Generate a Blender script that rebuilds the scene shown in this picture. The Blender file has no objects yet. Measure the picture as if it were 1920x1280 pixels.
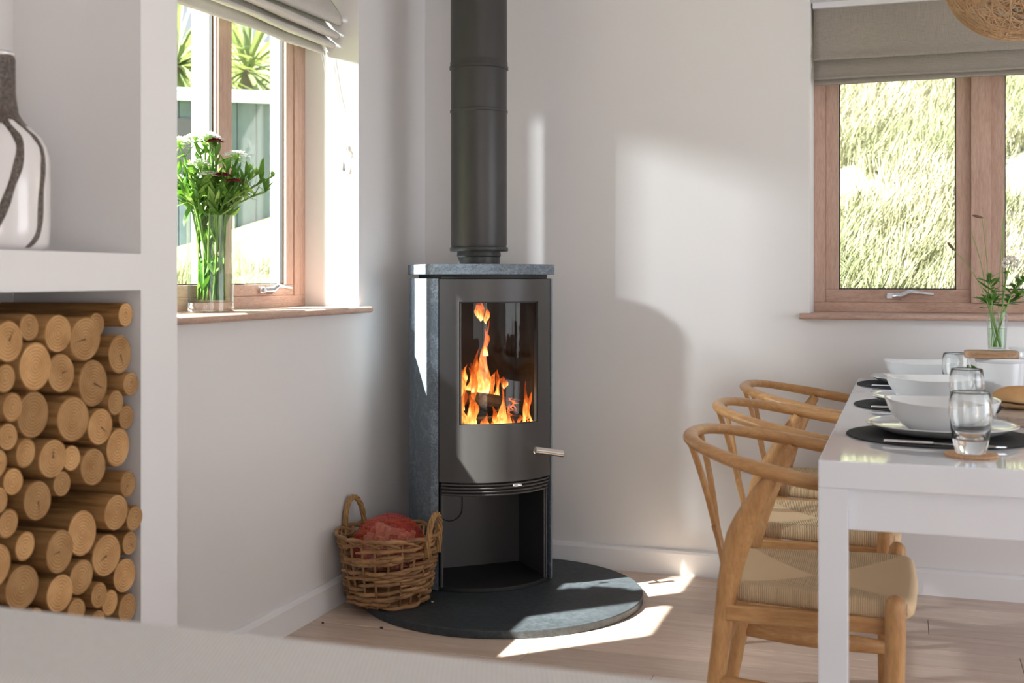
import bpy, math, random
from math import sin, cos, pi, radians, sqrt, atan2
from mathutils import Vector, Matrix, noise
random.seed(7)
scene = bpy.context.scene
C = bpy.context.collection

# ------------------------------------------------------------------ camera, sky, sun, added fill lamps, exposure
YAW = radians(18.6)
cam_d = bpy.data.cameras.new('camera'); cam = bpy.data.objects.new('camera', cam_d); C.objects.link(cam)
cam.location = (1.825, -4.334, 1.10); cam.rotation_euler = (radians(90), 0, YAW)
cam_d.sensor_width = 36.0; cam_d.lens = 2200/1920*36
cam_d.shift_y = -(640-521)/1920
cam_d.dof.use_dof = True; cam_d.dof.focus_distance = 3.9; cam_d.dof.aperture_fstop = 4.5
cam_d.clip_start = .05
scene.camera = cam

world = bpy.data.worlds.new('sky'); scene.world = world; world.use_nodes = True
wn = world.node_tree.nodes; wl = world.node_tree.links
bg = wn['Background']; bg.inputs['Strength'].default_value = 1.0
wtc = wn.new('ShaderNodeTexCoord'); wsep = wn.new('ShaderNodeSeparateXYZ'); wr = wn.new('ShaderNodeValToRGB')
wl.new(wtc.outputs['Generated'], wsep.inputs[0]); wl.new(wsep.outputs['Z'], wr.inputs[0]); wl.new(wr.outputs[0], bg.inputs[0])
wr.color_ramp.elements[0].position = 0.0; wr.color_ramp.elements[0].color = (.95, .97, 1, 1)
wr.color_ramp.elements[1].position = 0.7; wr.color_ramp.elements[1].color = (.50, .68, .95, 1)

SUN = Vector((.73, .683, -1.10)).normalized()
sd = bpy.data.lights.new('sun', 'SUN'); sun = bpy.data.objects.new('sun', sd); C.objects.link(sun)
sd.energy = 42; sd.angle = radians(.8); sd.color = (1, .965, .90)
sun.rotation_euler = SUN.to_track_quat('-Z', 'Y').to_euler(); sun.location = (-5, -5, 8)
def area(name, loc, rot, sx, sy, e, col):
    l = bpy.data.lights.new(name, 'AREA'); o = bpy.data.objects.new(name, l); C.objects.link(o)
    l.shape = 'RECTANGLE'; l.size = sx; l.size_y = sy; l.energy = e; l.color = col
    o.location = loc; o.rotation_euler = rot
area('fill_rear_opening', (3.5, -7.05, 1.25), (radians(90), 0, 0), 1.9, 2.2, 26, (.93, .96, 1))  # unseen fill lamp added behind the camera, shining in through the rear wall opening
area('fill_right_opening', (5.1, -1.7, 1.0), (radians(90), 0, radians(90)), 2.0, 1.8, 52, (.95, .96, 1))  # second added fill, out of view beyond the right wall, brightens the left wall

# bright patch of reflected sunlight outside the left window, high and to the left
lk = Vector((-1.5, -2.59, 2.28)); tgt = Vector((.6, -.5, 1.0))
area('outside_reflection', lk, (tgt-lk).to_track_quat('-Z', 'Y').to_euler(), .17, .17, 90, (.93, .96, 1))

vs = scene.view_settings
vs.view_transform = 'Standard'; vs.look = 'None'; vs.gamma = 1; vs.use_curve_mapping = False; vs.exposure = 0.0

# ------------------------------------------------------------------ helpers
def tag(o, label=None, cat=None, group=None, kind=None):
    if label: o['label'] = label
    if cat: o['category'] = cat
    if group: o['group'] = group
    if kind: o['kind'] = kind
    return o
def thing(name, label, cat, loc=(0, 0, 0), rotz=0, group=None):
    o = bpy.data.objects.new(name, None); C.objects.link(o)
    o.location = loc; o.rotation_euler = (0, 0, rotz); o.empty_display_size = .05
    return tag(o, label, cat, group)
class MB:
    def __init__(s): s.v = []; s.f = []; s.m = []
    def add(s, vs, fs, mi=0):
        n = len(s.v); s.v += [tuple(v) for v in vs]; s.f += [[i+n for i in f] for f in fs]; s.m += [mi]*len(fs); return s
    def box(s, x0, x1, y0, y1, z0, z1, mi=0):
        return s.add([(x0,y0,z0),(x1,y0,z0),(x1,y1,z0),(x0,y1,z0),(x0,y0,z1),(x1,y0,z1),(x1,y1,z1),(x0,y1,z1)],
            [(0,3,2,1),(4,5,6,7),(0,1,5,4),(1,2,6,5),(2,3,7,6),(3,0,4,7)], mi)
    def prism(s, pts, z0, z1, mi=0):
        n = len(pts)
        return s.add([(p[0],p[1],z0) for p in pts]+[(p[0],p[1],z1) for p in pts],
            [list(range(n))[::-1], list(range(n,2*n))]+[(i,(i+1)%n,n+(i+1)%n,n+i) for i in range(n)], mi)
    def tube(s, path, rad, n=8, caps=True, closed=False, mi=0, sq=None):
        P = [Vector(p) for p in path]; m = len(P)
        R = rad if isinstance(rad, (list, tuple)) else [rad]*m
        vs = []; up = None
        for i in range(m):
            if closed: t = P[(i+1)%m]-P[(i-1)%m]
            else: t = P[min(i+1,m-1)]-P[max(i-1,0)]
            if t.length < 1e-9: t = Vector((0,0,1))
            t.normalize()
            if sq:   # cross-section held upright: sq = (horizontal factor, vertical factor)
                b = t.cross(Vector((0,0,1)))
                b = b.normalized() if b.length > 1e-4 else Vector((1,0,0)); a = b.cross(t)
                fx, fy = sq
            else:
                if up is None:
                    up = Vector((0,0,1)) if abs(t.z) < .9 else Vector((1,0,0))
                b = t.cross(up).normalized(); a = b.cross(t); up = a; fx = fy = 1
            for k in range(n):
                an = 2*pi*k/n
                vs.append(P[i]+b*cos(an)*R[i]*fx+a*sin(an)*R[i]*fy)
        fs = []
        for i in range(m if closed else m-1):
            j = (i+1)%m
            for k in range(n): fs.append((i*n+k, i*n+(k+1)%n, j*n+(k+1)%n, j*n+k))
        if caps and not closed: fs += [list(range(n))[::-1], [(m-1)*n+k for k in range(n)]]
        return s.add(vs, fs, mi)
    def lathe(s, prof, n=32, c=(0,0,0), mi=0, sx=1, sy=1):
        vs = []; m = len(prof)
        for r, z in prof:
            for k in range(n):
                a = 2*pi*k/n; vs.append((c[0]+r*cos(a)*sx, c[1]+r*sin(a)*sy, c[2]+z))
        fs = [(i*n+k, i*n+(k+1)%n, (i+1)*n+(k+1)%n, (i+1)*n+k) for i in range(m-1) for k in range(n)]
        if prof[0][0] > 1e-6: pass
        return s.add(vs, fs, mi)
    def obj(s, name, mat, parent=None, smooth=False, bevel=0, seg=2, loc=None):
        me = bpy.data.meshes.new(name); me.from_pydata([tuple(v) for v in s.v], [], s.f)
        mats = mat if isinstance(mat, (list, tuple)) else [mat]
        for x in mats: me.materials.append(x)
        if len(mats) > 1: me.polygons.foreach_set('material_index', s.m)
        me.polygons.foreach_set('use_smooth', [bool(smooth)]*len(me.polygons)); me.validate(); me.update()
        o = bpy.data.objects.new(name, me); C.objects.link(o)
        if parent: o.parent = parent
        if loc: o.location = loc
        if bevel:
            b = o.modifiers.new('bevel', 'BEVEL'); b.width = bevel; b.segments = seg; b.limit_method = 'ANGLE'; b.angle_limit = radians(35)
        if smooth == 'auto': autosmooth(o)
        return o
def autosmooth(o, ang=35):
    me = o.data; me.polygons.foreach_set('use_smooth', [True]*len(me.polygons))
    try: me.set_sharp_from_angle(angle=radians(ang))
    except Exception: pass
    return o
def spline(pts, n=8):
    P = [Vector(p) for p in pts]; out = []
    for i in range(len(P)-1):
        p0 = P[max(i-1,0)]; p1 = P[i]; p2 = P[i+1]; p3 = P[min(i+2,len(P)-1)]
        for k in range(n):
            t = k/n
            out.append(.5*((2*p1)+(p2-p0)*t+(2*p0-5*p1+4*p2-p3)*t*t+(3*p1-p0-3*p2+p3)*t**3))
    out.append(P[-1]); return out
def lerps(vals, n=8):
    out = []
    for i in range(len(vals)-1):
        for k in range(n): out.append(vals[i]+(vals[i+1]-vals[i])*k/n)
    out.append(vals[-1]); return out
def copy_tree(o, parent=None):
    c = o.copy(); C.objects.link(c); c.parent = parent
    for ch in KIDS(o): copy_tree(ch, c)
    return c
def KIDS(o): return [x for x in list(C.objects) if x.parent == o]

# ------------------------------------------------------------------ materials
def NT(name):
    m = bpy.data.materials.new(name); m.use_nodes = True; nt = m.node_tree
    return m, nt, nt.nodes['Principled BSDF']
def setp(b, **k):
    for key, v in k.items():
        key = {'base':'Base Color','rough':'Roughness','metal':'Metallic','spec':'Specular IOR Level','coat':'Coat Weight','trans':'Transmission Weight','ior':'IOR','sheen':'Sheen Weight','sss':'Subsurface Weight','alpha':'Alpha'}[key]
        b.inputs[key].default_value = (v[0],v[1],v[2],1) if isinstance(v, tuple) else v
def coords(nt, scale=(1,1,1), kind='Object', rand=False):
    tc = nt.nodes.new('ShaderNodeTexCoord'); mp = nt.nodes.new('ShaderNodeMapping'); mp.inputs['Scale'].default_value = scale
    nt.links.new(tc.outputs[kind], mp.inputs['Vector'])
    if rand:
        oi = nt.nodes.new('ShaderNodeObjectInfo'); mu = nt.nodes.new('ShaderNodeMath'); mu.operation = 'MULTIPLY'; mu.inputs[1].default_value = 37
        nt.links.new(oi.outputs['Random'], mu.inputs[0]); nt.links.new(mu.outputs[0], mp.inputs['Location'])
    return mp.outputs[0]
def nz(nt, vec, scale=5, detail=4, rough=.55, dist=0):
    n = nt.nodes.new('ShaderNodeTexNoise'); n.inputs['Scale'].default_value = scale; n.inputs['Detail'].default_value = detail
    n.inputs['Roughness'].default_value = rough; n.inputs['Distortion'].default_value = dist
    nt.links.new(vec, n.inputs['Vector']); return n.outputs['Fac']
def ramp(nt, fac, stops):
    r = nt.nodes.new('ShaderNodeValToRGB'); e = r.color_ramp.elements
    while len(e) < len(stops): e.new(.5)
    for i, (p, c) in enumerate(stops): e[i].position = p; e[i].color = (c[0],c[1],c[2],1) if isinstance(c, tuple) else (c,c,c,1)
    nt.links.new(fac, r.inputs[0]); return r.outputs[0]
def bump(nt, b, h, strength=.3, dist=.002):
    n = nt.nodes.new('ShaderNodeBump'); n.inputs['Strength'].default_value = strength; n.inputs['Distance'].default_value = dist
    nt.links.new(h, n.inputs['Height']); nt.links.new(n.outputs[0], b.inputs['Normal']); return n
def mixc(nt, f, a, b, mode='MIX'):
    m = nt.nodes.new('ShaderNodeMix'); m.data_type = 'RGBA'; m.blend_type = mode
    for inp, v in ((m.inputs[0], f), (m.inputs[6], a), (m.inputs[7], b)):
        if isinstance(v, (int, float)): inp.default_value = v
        elif isinstance(v, tuple): inp.default_value = (v[0],v[1],v[2],1)
        else: nt.links.new(v, inp)
    return m.outputs[2]
def simple(name, col, rough=.5, metal=0, spec=.5, var=.0, sc=20, bmp=0, bsc=60, bd=.001, **k):
    m, nt, b = NT(name); setp(b, base=col, rough=rough, metal=metal, spec=spec, **k)
    if var:
        v = coords(nt); f = nz(nt, v, sc, 5)
        nt.links.new(ramp(nt, f, [(.25, tuple(c*(1-var) for c in col)), (.75, tuple(min(1, c*(1+var)) for c in col))]), b.inputs['Base Color'])
    if bmp:
        v = coords(nt); bump(nt, b, nz(nt, v, bsc, 3), bmp, bd)
    return m
def wood(name, dark, light, stretch=(1, 14, 14), sc=6, rough=.45, spec=.4, bmp=.08, rand=True, contrast=.5):
    m, nt, b = NT(name); setp(b, rough=rough, spec=spec)
    v = coords(nt, stretch, rand=rand)
    f1 = nz(nt, v, sc, 6, .6, .6)
    w = nt.nodes.new('ShaderNodeTexNoise'); w.inputs['Scale'].default_value = sc*5; w.inputs['Detail'].default_value = 3; nt.links.new(v, w.inputs['Vector'])
    c1 = ramp(nt, f1, [(.5-contrast*.4, dark), (.5+contrast*.4, light)])
    c2 = ramp(nt, w.outputs['Fac'], [(.3, .78), (.6, 1.0)])
    c = mixc(nt, .8, c1, c2, 'MULTIPLY')
    if rand:
        oi = nt.nodes.new('ShaderNodeObjectInfo'); hv = nt.nodes.new('ShaderNodeHueSaturation'); mr = nt.nodes.new('ShaderNodeMapRange')
        mr.inputs['To Min'].default_value = .9; mr.inputs['To Max'].default_value = 1.0
        nt.links.new(oi.outputs['Random'], mr.inputs['Value']); nt.links.new(mr.outputs[0], hv.inputs['Value']); nt.links.new(c, hv.inputs['Color']); c = hv.outputs[0]
    nt.links.new(c, b.inputs['Base Color']); bump(nt, b, w.outputs['Fac'], bmp, .001)
    return m

M = {}
M['wall'] = simple('wall_paint', (.785, .765, .760), .9, spec=.2, bmp=.06, bsc=90)
M['trim'] = simple('trim_paint', (.82, .81, .82), .45, spec=.4)
M['ceiling'] = simple('ceiling_paint', (.82, .81, .80), .9, spec=.2)
M['white_gloss'] = simple('white_lacquer', (.82, .845, .90), .07, spec=.5, coat=.5)
M['clad'] = simple('white_cladding', (.80, .81, .83), .35)
M['gasket'] = simple('black_gasket', (.02, .02, .022), .6)
M['winwood_h'] = wood('frame_wood_horizontal', (.52, .335, .255), (.66, .455, .36), (2.5, 14, 14), 5, .5, .3)
M['winwood_v'] = wood('frame_wood_vertical', (.52, .335, .255), (.66, .455, .36), (14, 14, 1.5), 5, .5, .3)
M['winwood_y'] = wood('frame_wood_deep', (.52, .335, .255), (.66, .455, .36), (14, 2.5, 14), 5, .5, .3)
M['chairwood'] = wood('oiled_oak', (.45, .215, .08), (.72, .42, .18), (10, 10, 2), 5, .38, .4, contrast=.7)
M['chairwood_h'] = wood('oiled_oak_rail', (.45, .215, .08), (.72, .42, .18), (2, 12, 12), 5, .38, .4, contrast=.7)
M['chrome'] = simple('brushed_chrome', (.75, .75, .78), .22, 1)
M['steel'] = simple('polished_steel', (.8, .8, .82), .12, 1)
M['nickel'] = simple('brushed_nickel', (.55, .50, .46), .3, 1)
M['stove'] = simple('grey_stove_paint', (.078, .075, .075), .42, .35, bmp=.08, bsc=600, bd=.0003)
M['pipe'] = simple('grey_flue_paint', (.055, .053, .052), .42, .35, bmp=.05, bsc=500, bd=.0003)
M['black'] = simple('black_iron', (.012, .012, .013), .55)
M['firebrick'] = simple('sooty_firebrick', (.022, .017, .017), .85, var=.5, sc=9, bmp=.3)
M['porcelain'] = simple('white_porcelain', (.80, .81, .82), .12, coat=.4)
M['mat_black'] = simple('black_felt', (.012, .012, .014), .85, bmp=.3, bsc=300)
M['cork'] = simple('cork', (.58, .33, .17), .85, var=.35, sc=160, bmp=.4, bsc=200)
M['mill'] = simple('black_lacquer', (.008, .008, .009), .12, coat=.8)
M['stem'] = simple('green_stem', (.16, .30, .055), .5, var=.3, sc=30)
M['leaf'] = simple('green_leaf', (.06, .17, .022), .45, var=.4, sc=25, sss=0)
M['leaf_pale'] = simple('pale_leaf', (.30, .50, .12), .5, var=.3, sc=25)
M['petal_white'] = simple('white_petal', (.85, .86, .84), .7)
M['petal_red'] = simple('crimson_petal', (.30, .006, .05), .6, var=.4, sc=200)
M['seedhead'] = simple('brown_seed_head', (.13, .075, .045), .8, var=.4, sc=200)
M['allium'] = simple('faded_floret', (.66, .60, .54), .7, var=.2, sc=100)
M['rattan'] = simple('rattan_strip', (.62, .40, .22), .6, var=.3, sc=8)
M['bread'] = None

def translucent_leaf(m, col, w=.35):
    nt = m.node_tree; b = nt.nodes['Principled BSDF']; out = nt.nodes['Material Output']
    t = nt.nodes.new('ShaderNodeBsdfTranslucent'); t.inputs[0].default_value = (*col, 1)
    mx = nt.nodes.new('ShaderNodeMixShader'); mx.inputs[0].default_value = w
    nt.links.new(b.outputs[0], mx.inputs[1]); nt.links.new(t.outputs[0], mx.inputs[2]); nt.links.new(mx.outputs[0], out.inputs[0])
translucent_leaf(M['leaf'], (.20, .42, .04), .28); translucent_leaf(M['leaf_pale'], (.5, .8, .15)); translucent_leaf(M['petal_white'], (.9, .9, .9))

# linen
def linen(name, a, b_, transl):
    m, nt, b = NT(name); setp(b, rough=.95, spec=.1)
    v1 = coords(nt, (30, 30, 1200)); v2 = coords(nt, (900, 900, 14))
    f1 = nz(nt, v1, 1, 3); f2 = nz(nt, v2, 1, 3)
    ad = nt.nodes.new('ShaderNodeMath'); ad.operation = 'ADD'; nt.links.new(f1, ad.inputs[0]); nt.links.new(f2, ad.inputs[1])
    ml = nt.nodes.new('ShaderNodeMath'); ml.operation = 'MULTIPLY'; ml.inputs[1].default_value = .5; nt.links.new(ad.outputs[0], ml.inputs[0])
    c = ramp(nt, ml.outputs[0], [(.35, a), (.65, b_)]); nt.links.new(c, b.inputs['Base Color'])
    bump(nt, b, ml.outputs[0], .5, .001)
    t = nt.nodes.new('ShaderNodeBsdfTranslucent'); nt.links.new(c, t.inputs[0])
    mx = nt.nodes.new('ShaderNodeMixShader'); mx.inputs[0].default_value = transl
    nt.links.new(b.outputs[0], mx.inputs[1]); nt.links.new(t.outputs[0], mx.inputs[2]); nt.links.new(mx.outputs[0], nt.nodes['Material Output'].inputs[0])
    return m
M['linen_pale'] = linen('pale_linen', (.62, .59, .54), (.80, .77, .72), .22)
M['linen_dark'] = linen('flax_linen', (.36, .32, .27), (.52, .475, .41), .25)

# glass pane
m, nt, b = NT('window_glass'); nt.nodes.remove(b)
tr = nt.nodes.new('ShaderNodeBsdfTransparent'); tr.inputs[0].default_value = (.93, .95, .94, 1)
gl = nt.nodes.new('ShaderNodeBsdfGlossy'); gl.inputs['Roughness'].default_value = .01
fr = nt.nodes.new('ShaderNodeFresnel'); fr.inputs[0].default_value = 1.05
mx = nt.nodes.new('ShaderNodeMixShader'); nt.links.new(fr.outputs[0], mx.inputs[0]); nt.links.new(tr.outputs[0], mx.inputs[1]); nt.links.new(gl.outputs[0], mx.inputs[2])
nt.links.new(mx.outputs[0], nt.nodes['Material Output'].inputs[0]); M['pane'] = m
m, nt, b = NT('clear_glass'); setp(b, base=(.97, .985, .98), rough=0.0, trans=1.0, ior=1.45); M['glass'] = m
m, nt, b = NT('water'); setp(b, base=(.94, .98, .94), rough=0.0, trans=1.0, ior=1.33); M['water'] = m
# thin walled vessel glass: see-through with reflections
m, nt, b = NT('thin_glass'); nt.nodes.remove(b)
tr = nt.nodes.new('ShaderNodeBsdfTransparent'); tr.inputs[0].default_value = (.95, .97, .96, 1)
gl = nt.nodes.new('ShaderNodeBsdfGlossy'); gl.inputs['Roughness'].default_value = .02
fr = nt.nodes.new('ShaderNodeFresnel'); fr.inputs[0].default_value = 1.4
mx = nt.nodes.new('ShaderNodeMixShader'); nt.links.new(fr.outputs[0], mx.inputs[0]); nt.links.new(tr.outputs[0], mx.inputs[1]); nt.links.new(gl.outputs[0], mx.inputs[2])
nt.links.new(mx.outputs[0], nt.nodes['Material Output'].inputs[0]); M['thin_glass'] = m
m, nt, b = NT('water_thin'); nt.nodes.remove(b)
tr = nt.nodes.new('ShaderNodeBsdfTransparent'); tr.inputs[0].default_value = (.88, .96, .86, 1)
gl = nt.nodes.new('ShaderNodeBsdfGlossy'); gl.inputs['Roughness'].default_value = .02
fr = nt.nodes.new('ShaderNodeFresnel'); fr.inputs[0].default_value = 1.33
mx = nt.nodes.new('ShaderNodeMixShader'); nt.links.new(fr.outputs[0], mx.inputs[0]); nt.links.new(tr.outputs[0], mx.inputs[1]); nt.links.new(gl.outputs[0], mx.inputs[2])
nt.links.new(mx.outputs[0], nt.nodes['Material Output'].inputs[0]); M['water_thin'] = m

for nm, ior in (('pane', 1.25), ('thin_glass', 1.4), ('water_thin', 1.33)):
    nt = M[nm].node_tree; frn = [n for n in nt.nodes if n.type == 'FRESNEL'][0]
    g = nt.nodes.new('ShaderNodeNewGeometry'); mr = nt.nodes.new('ShaderNodeMapRange')
    mr.inputs['To Min'].default_value = ior; mr.inputs['To Max'].default_value = 1/ior
    nt.links.new(g.outputs['Backfacing'], mr.inputs['Value']); nt.links.new(mr.outputs[0], frn.inputs[0])
# soapstone
m, nt, b = NT('soapstone'); setp(b, rough=.5, spec=.4)
v = coords(nt); f = nz(nt, v, 170, 6, .7); f2 = nz(nt, v, 6, 5, .6, 1.2)
c = ramp(nt, f, [(.35, (.085, .108, .135)), (.65, (.20, .245, .29))]); c2 = ramp(nt, f2, [(.47, 1.0), (.5, 1.5), (.53, 1.0)])
nt.links.new(mixc(nt, 1, c, c2, 'MULTIPLY'), b.inputs['Base Color']); bump(nt, b, f, .15, .001); M['soapstone'] = m
# hearth slate
m, nt, b = NT('hearth_slate'); setp(b, rough=.5, spec=.35)
v = coords(nt); f = nz(nt, v, 60, 8, .75); f2 = nz(nt, v, 5, 4)
c = ramp(nt, f, [(.3, (.020, .024, .029)), (.7, (.060, .072, .082))]); nt.links.new(mixc(nt, .5, c, ramp(nt, f2, [(.3, .6), (.7, 1.3)]), 'MULTIPLY'), b.inputs['Base Color'])
bump(nt, b, f, .25, .001); M['slate'] = m
# floor planks
m, nt, b = NT('oak_plank'); setp(b, rough=.34, spec=.45)
v = coords(nt, (1, 9, 1), rand=True); f = nz(nt, v, 3.5, 6, .6, .8); g = nz(nt, v, 26, 4, .6)
c = ramp(nt, f, [(.3, (.58, .43, .34)), (.7, (.74, .60, .50))]); c = mixc(nt, .5, c, ramp(nt, g, [(.3, .86), (.65, 1.06)]), 'MULTIPLY')
oi = nt.nodes.new('ShaderNodeObjectInfo'); hv = nt.nodes.new('ShaderNodeHueSaturation'); mr = nt.nodes.new('ShaderNodeMapRange'); mr.inputs['To Min'].default_value = .86; mr.inputs['To Max'].default_value = 1.02
nt.links.new(oi.outputs['Random'], mr.inputs['Value']); nt.links.new(mr.outputs[0], hv.inputs['Value']); nt.links.new(c, hv.inputs['Color']); nt.links.new(hv.outputs[0], b.inputs['Base Color'])
bump(nt, b, g, .08, .001); M['plank'] = m
# log bark-less side and cut face
m, nt, b = NT('peeled_log'); setp(b, rough=.7, spec=.2)
v = coords(nt, (2, 22, 22), rand=True); f = nz(nt, v, 3, 6, .6)
c = ramp(nt, f, [(.28, (.16, .072, .02)), (.5, (.36, .19, .07)), (.75, (.47, .27, .115))])
oi = nt.nodes.new('ShaderNodeObjectInfo'); hv = nt.nodes.new('ShaderNodeHueSaturation'); mr = nt.nodes.new('ShaderNodeMapRange'); mr.inputs['To Min'].default_value = .75; mr.inputs['To Max'].default_value = 1.05
nt.links.new(oi.outputs['Random'], mr.inputs['Value']); nt.links.new(mr.outputs[0], hv.inputs['Value']); nt.links.new(c, hv.inputs['Color']); nt.links.new(hv.outputs[0], b.inputs['Base Color'])
bump(nt, b, f, .3, .002); M['log'] = m
m, nt, b = NT('log_cut_face'); setp(b, rough=.8, spec=.15)
v = coords(nt); w = nt.nodes.new('ShaderNodeTexWave'); w.wave_type = 'RINGS'; w.rings_direction = 'X'
w.inputs['Scale'].default_value = 55; w.inputs['Distortion'].default_value = 1.6; w.inputs['Detail'].default_value = 3; w.inputs['Detail Scale'].default_value = 1.4
nt.links.new(v, w.inputs['Vector'])
vr = coords(nt, rand=True); f = nz(nt, vr, 22, 5); fine = nz(nt, vr, 260, 3)
c = ramp(nt, w.outputs['Fac'], [(.15, (.43, .23, .09)), (.6, (.62, .39, .19))])
c = mixc(nt, .75, c, ramp(nt, f, [(.3, (.66, .54, .42)), (.65, (1.05, 1.0, .95))]), 'MULTIPLY')
oi = nt.nodes.new('ShaderNodeObjectInfo'); hv = nt.nodes.new('ShaderNodeHueSaturation'); mr = nt.nodes.new('ShaderNodeMapRange'); mr.inputs['To Min'].default_value = .68; mr.inputs['To Max'].default_value = 1.08
nt.links.new(oi.outputs['Random'], mr.inputs['Value']); nt.links.new(mr.outputs[0], hv.inputs['Value']); nt.links.new(c, hv.inputs['Color']); nt.links.new(hv.outputs[0], b.inputs['Base Color'])
bump(nt, b, fine, .4, .001); M['cut'] = m
M['crack'] = simple('dark_crack', (.07, .03, .012), .9)
# wicker
m, nt, b = NT('willow'); setp(b, rough=.55, spec=.35)
v = coords(nt, rand=True); f = nz(nt, v, 16, 5)
c = ramp(nt, f, [(.3, (.21, .10, .04)), (.7, (.48, .27, .125))])
oi = nt.nodes.new('ShaderNodeObjectInfo'); hv = nt.nodes.new('ShaderNodeHueSaturation'); mr = nt.nodes.new('ShaderNodeMapRange'); mr.inputs['To Min'].default_value = .7; mr.inputs['To Max'].default_value = 1.05
nt.links.new(oi.outputs['Random'], mr.inputs['Value']); nt.links.new(mr.outputs[0], hv.inputs['Value']); nt.links.new(c, hv.inputs['Color']); nt.links.new(hv.outputs[0], b.inputs['Base Color'])
bump(nt, b, nz(nt, v, 90, 3), .3, .001); M['willow'] = m
M['cane'] = simple('handle_cane', (.36, .20, .07), .45, var=.3, sc=60)
M['kindling'] = wood('kindling_wood', (.50, .30, .20), (.72, .52, .38), (16, 2, 16), 6, .8, .1)
# red net
m, nt, b = NT('red_net'); setp(b, base=(.62, .035, .02), rough=.5)
v = coords(nt, (1, 1, 1)); 
w1 = nt.nodes.new('ShaderNodeTexWave'); w1.wave_type = 'BANDS'; w1.bands_direction = 'DIAGONAL'; w1.inputs['Scale'].default_value = 95; w1.inputs['Distortion'].default_value = 1.0; nt.links.new(v, w1.inputs['Vector'])
v2 = coords(nt, (-1, 1, 1)); w2 = nt.nodes.new('ShaderNodeTexWave'); w2.wave_type = 'BANDS'; w2.bands_direction = 'DIAGONAL'; w2.inputs['Scale'].default_value = 95; w2.inputs['Distortion'].default_value = 1.0; nt.links.new(v2, w2.inputs['Vector'])
mxm = nt.nodes.new('ShaderNodeMath'); mxm.operation = 'MAXIMUM'; nt.links.new(w1.outputs['Fac'], mxm.inputs[0]); nt.links.new(w2.outputs['Fac'], mxm.inputs[1])
f3 = nz(nt, v, 14, 3); ad = nt.nodes.new('ShaderNodeMath'); ad.operation = 'ADD'; nt.links.new(mxm.outputs[0], ad.inputs[0]); nt.links.new(f3, ad.inputs[1])
al = ramp(nt, ad.outputs[0], [(.0, .25), (1.0, .36), ]); nt.nodes[-1].color_ramp.elements[1].position = .99
mr = nt.nodes.new('ShaderNodeMapRange'); mr.inputs['From Min'].default_value = .9; mr.inputs['From Max'].default_value = 1.5; mr.inputs['To Min'].default_value = .12; mr.inputs['To Max'].default_value = .55
nt.links.new(ad.outputs[0], mr.inputs['Value']); nt.links.new(mr.outputs[0], b.inputs['Alpha']); M['net'] = m
# seat cord
m, nt, b = NT('paper_cord'); setp(b, rough=.75, spec=.25)
tc = nt.nodes.new('ShaderNodeTexCoord'); sp = nt.nodes.new('ShaderNodeSeparateXYZ'); nt.links.new(tc.outputs['Object'], sp.inputs[0])
def math(nt, op, a, b2=None):
    n = nt.nodes.new('ShaderNodeMath'); n.operation = op
    for i, q in enumerate((a, b2)):
        if q is None: continue
        if isinstance(q, (int, float)): n.inputs[i].default_value = q
        else: nt.links.new(q, n.inputs[i])
    return n.outputs[0]
xx = math(nt, 'ABSOLUTE', math(nt, 'SUBTRACT', sp.outputs['X'], .10)); yy = math(nt, 'ABSOLUTE', sp.outputs['Y'])
side = math(nt, 'GREATER_THAN', math(nt, 'MULTIPLY', yy, .95), math(nt, 'MULTIPLY', xx, 1.0))
wx = math(nt, 'ABSOLUTE', math(nt, 'SINE', math(nt, 'MULTIPLY', sp.outputs['X'], 700))); wy = math(nt, 'ABSOLUTE', math(nt, 'SINE', math(nt, 'MULTIPLY', sp.outputs['Y'], 700)))
wy = math(nt, 'ADD', math(nt, 'MULTIPLY', wy, .35), .5); mm = nt.nodes.new('ShaderNodeMix'); nt.links.new(side, mm.inputs[0]); nt.links.new(wy, mm.inputs[2]); nt.links.new(wx, mm.inputs[3])
h = mm.outputs[0]
nt.links.new(ramp(nt, h, [(.0, (.34, .21, .095)), (.55, (.84, .63, .39))]), b.inputs['Base Color']); bump(nt, b, h, 1.0, .0022); M['cord'] = m
M['sofa'] = None
m, nt, b = NT('ribbed_grey_cloth'); setp(b, rough=.95, spec=.1, sheen=.2)
v = coords(nt); tc = nt.nodes.new('ShaderNodeTexCoord'); sp = nt.nodes.new('ShaderNodeSeparateXYZ'); nt.links.new(tc.outputs['Object'], sp.inputs[0])
hx = math(nt, 'SINE', math(nt, 'MULTIPLY', math(nt, 'ADD', sp.outputs['X'], math(nt, 'MULTIPLY', sp.outputs['Y'], .35)), 1300)); hn = nz(nt, v, 300, 3)
hh = math(nt, 'ADD', math(nt, 'MULTIPLY', hx, .35), hn)
nt.links.new(ramp(nt, hh, [(.2, (.56, .535, .52)), (.8, (.76, .735, .72))]), b.inputs['Base Color']); bump(nt, b, hh, .5, .001); M['sofa'] = m
# vase with drips
M['vase_white'] = simple('white_glaze', (.78, .74, .73), .18, coat=.4)
M['drip'] = simple('brown_speckled_glaze', (.105, .08, .066), .3, var=.95, sc=170, bmp=.8, bsc=200, bd=.004)
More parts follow.
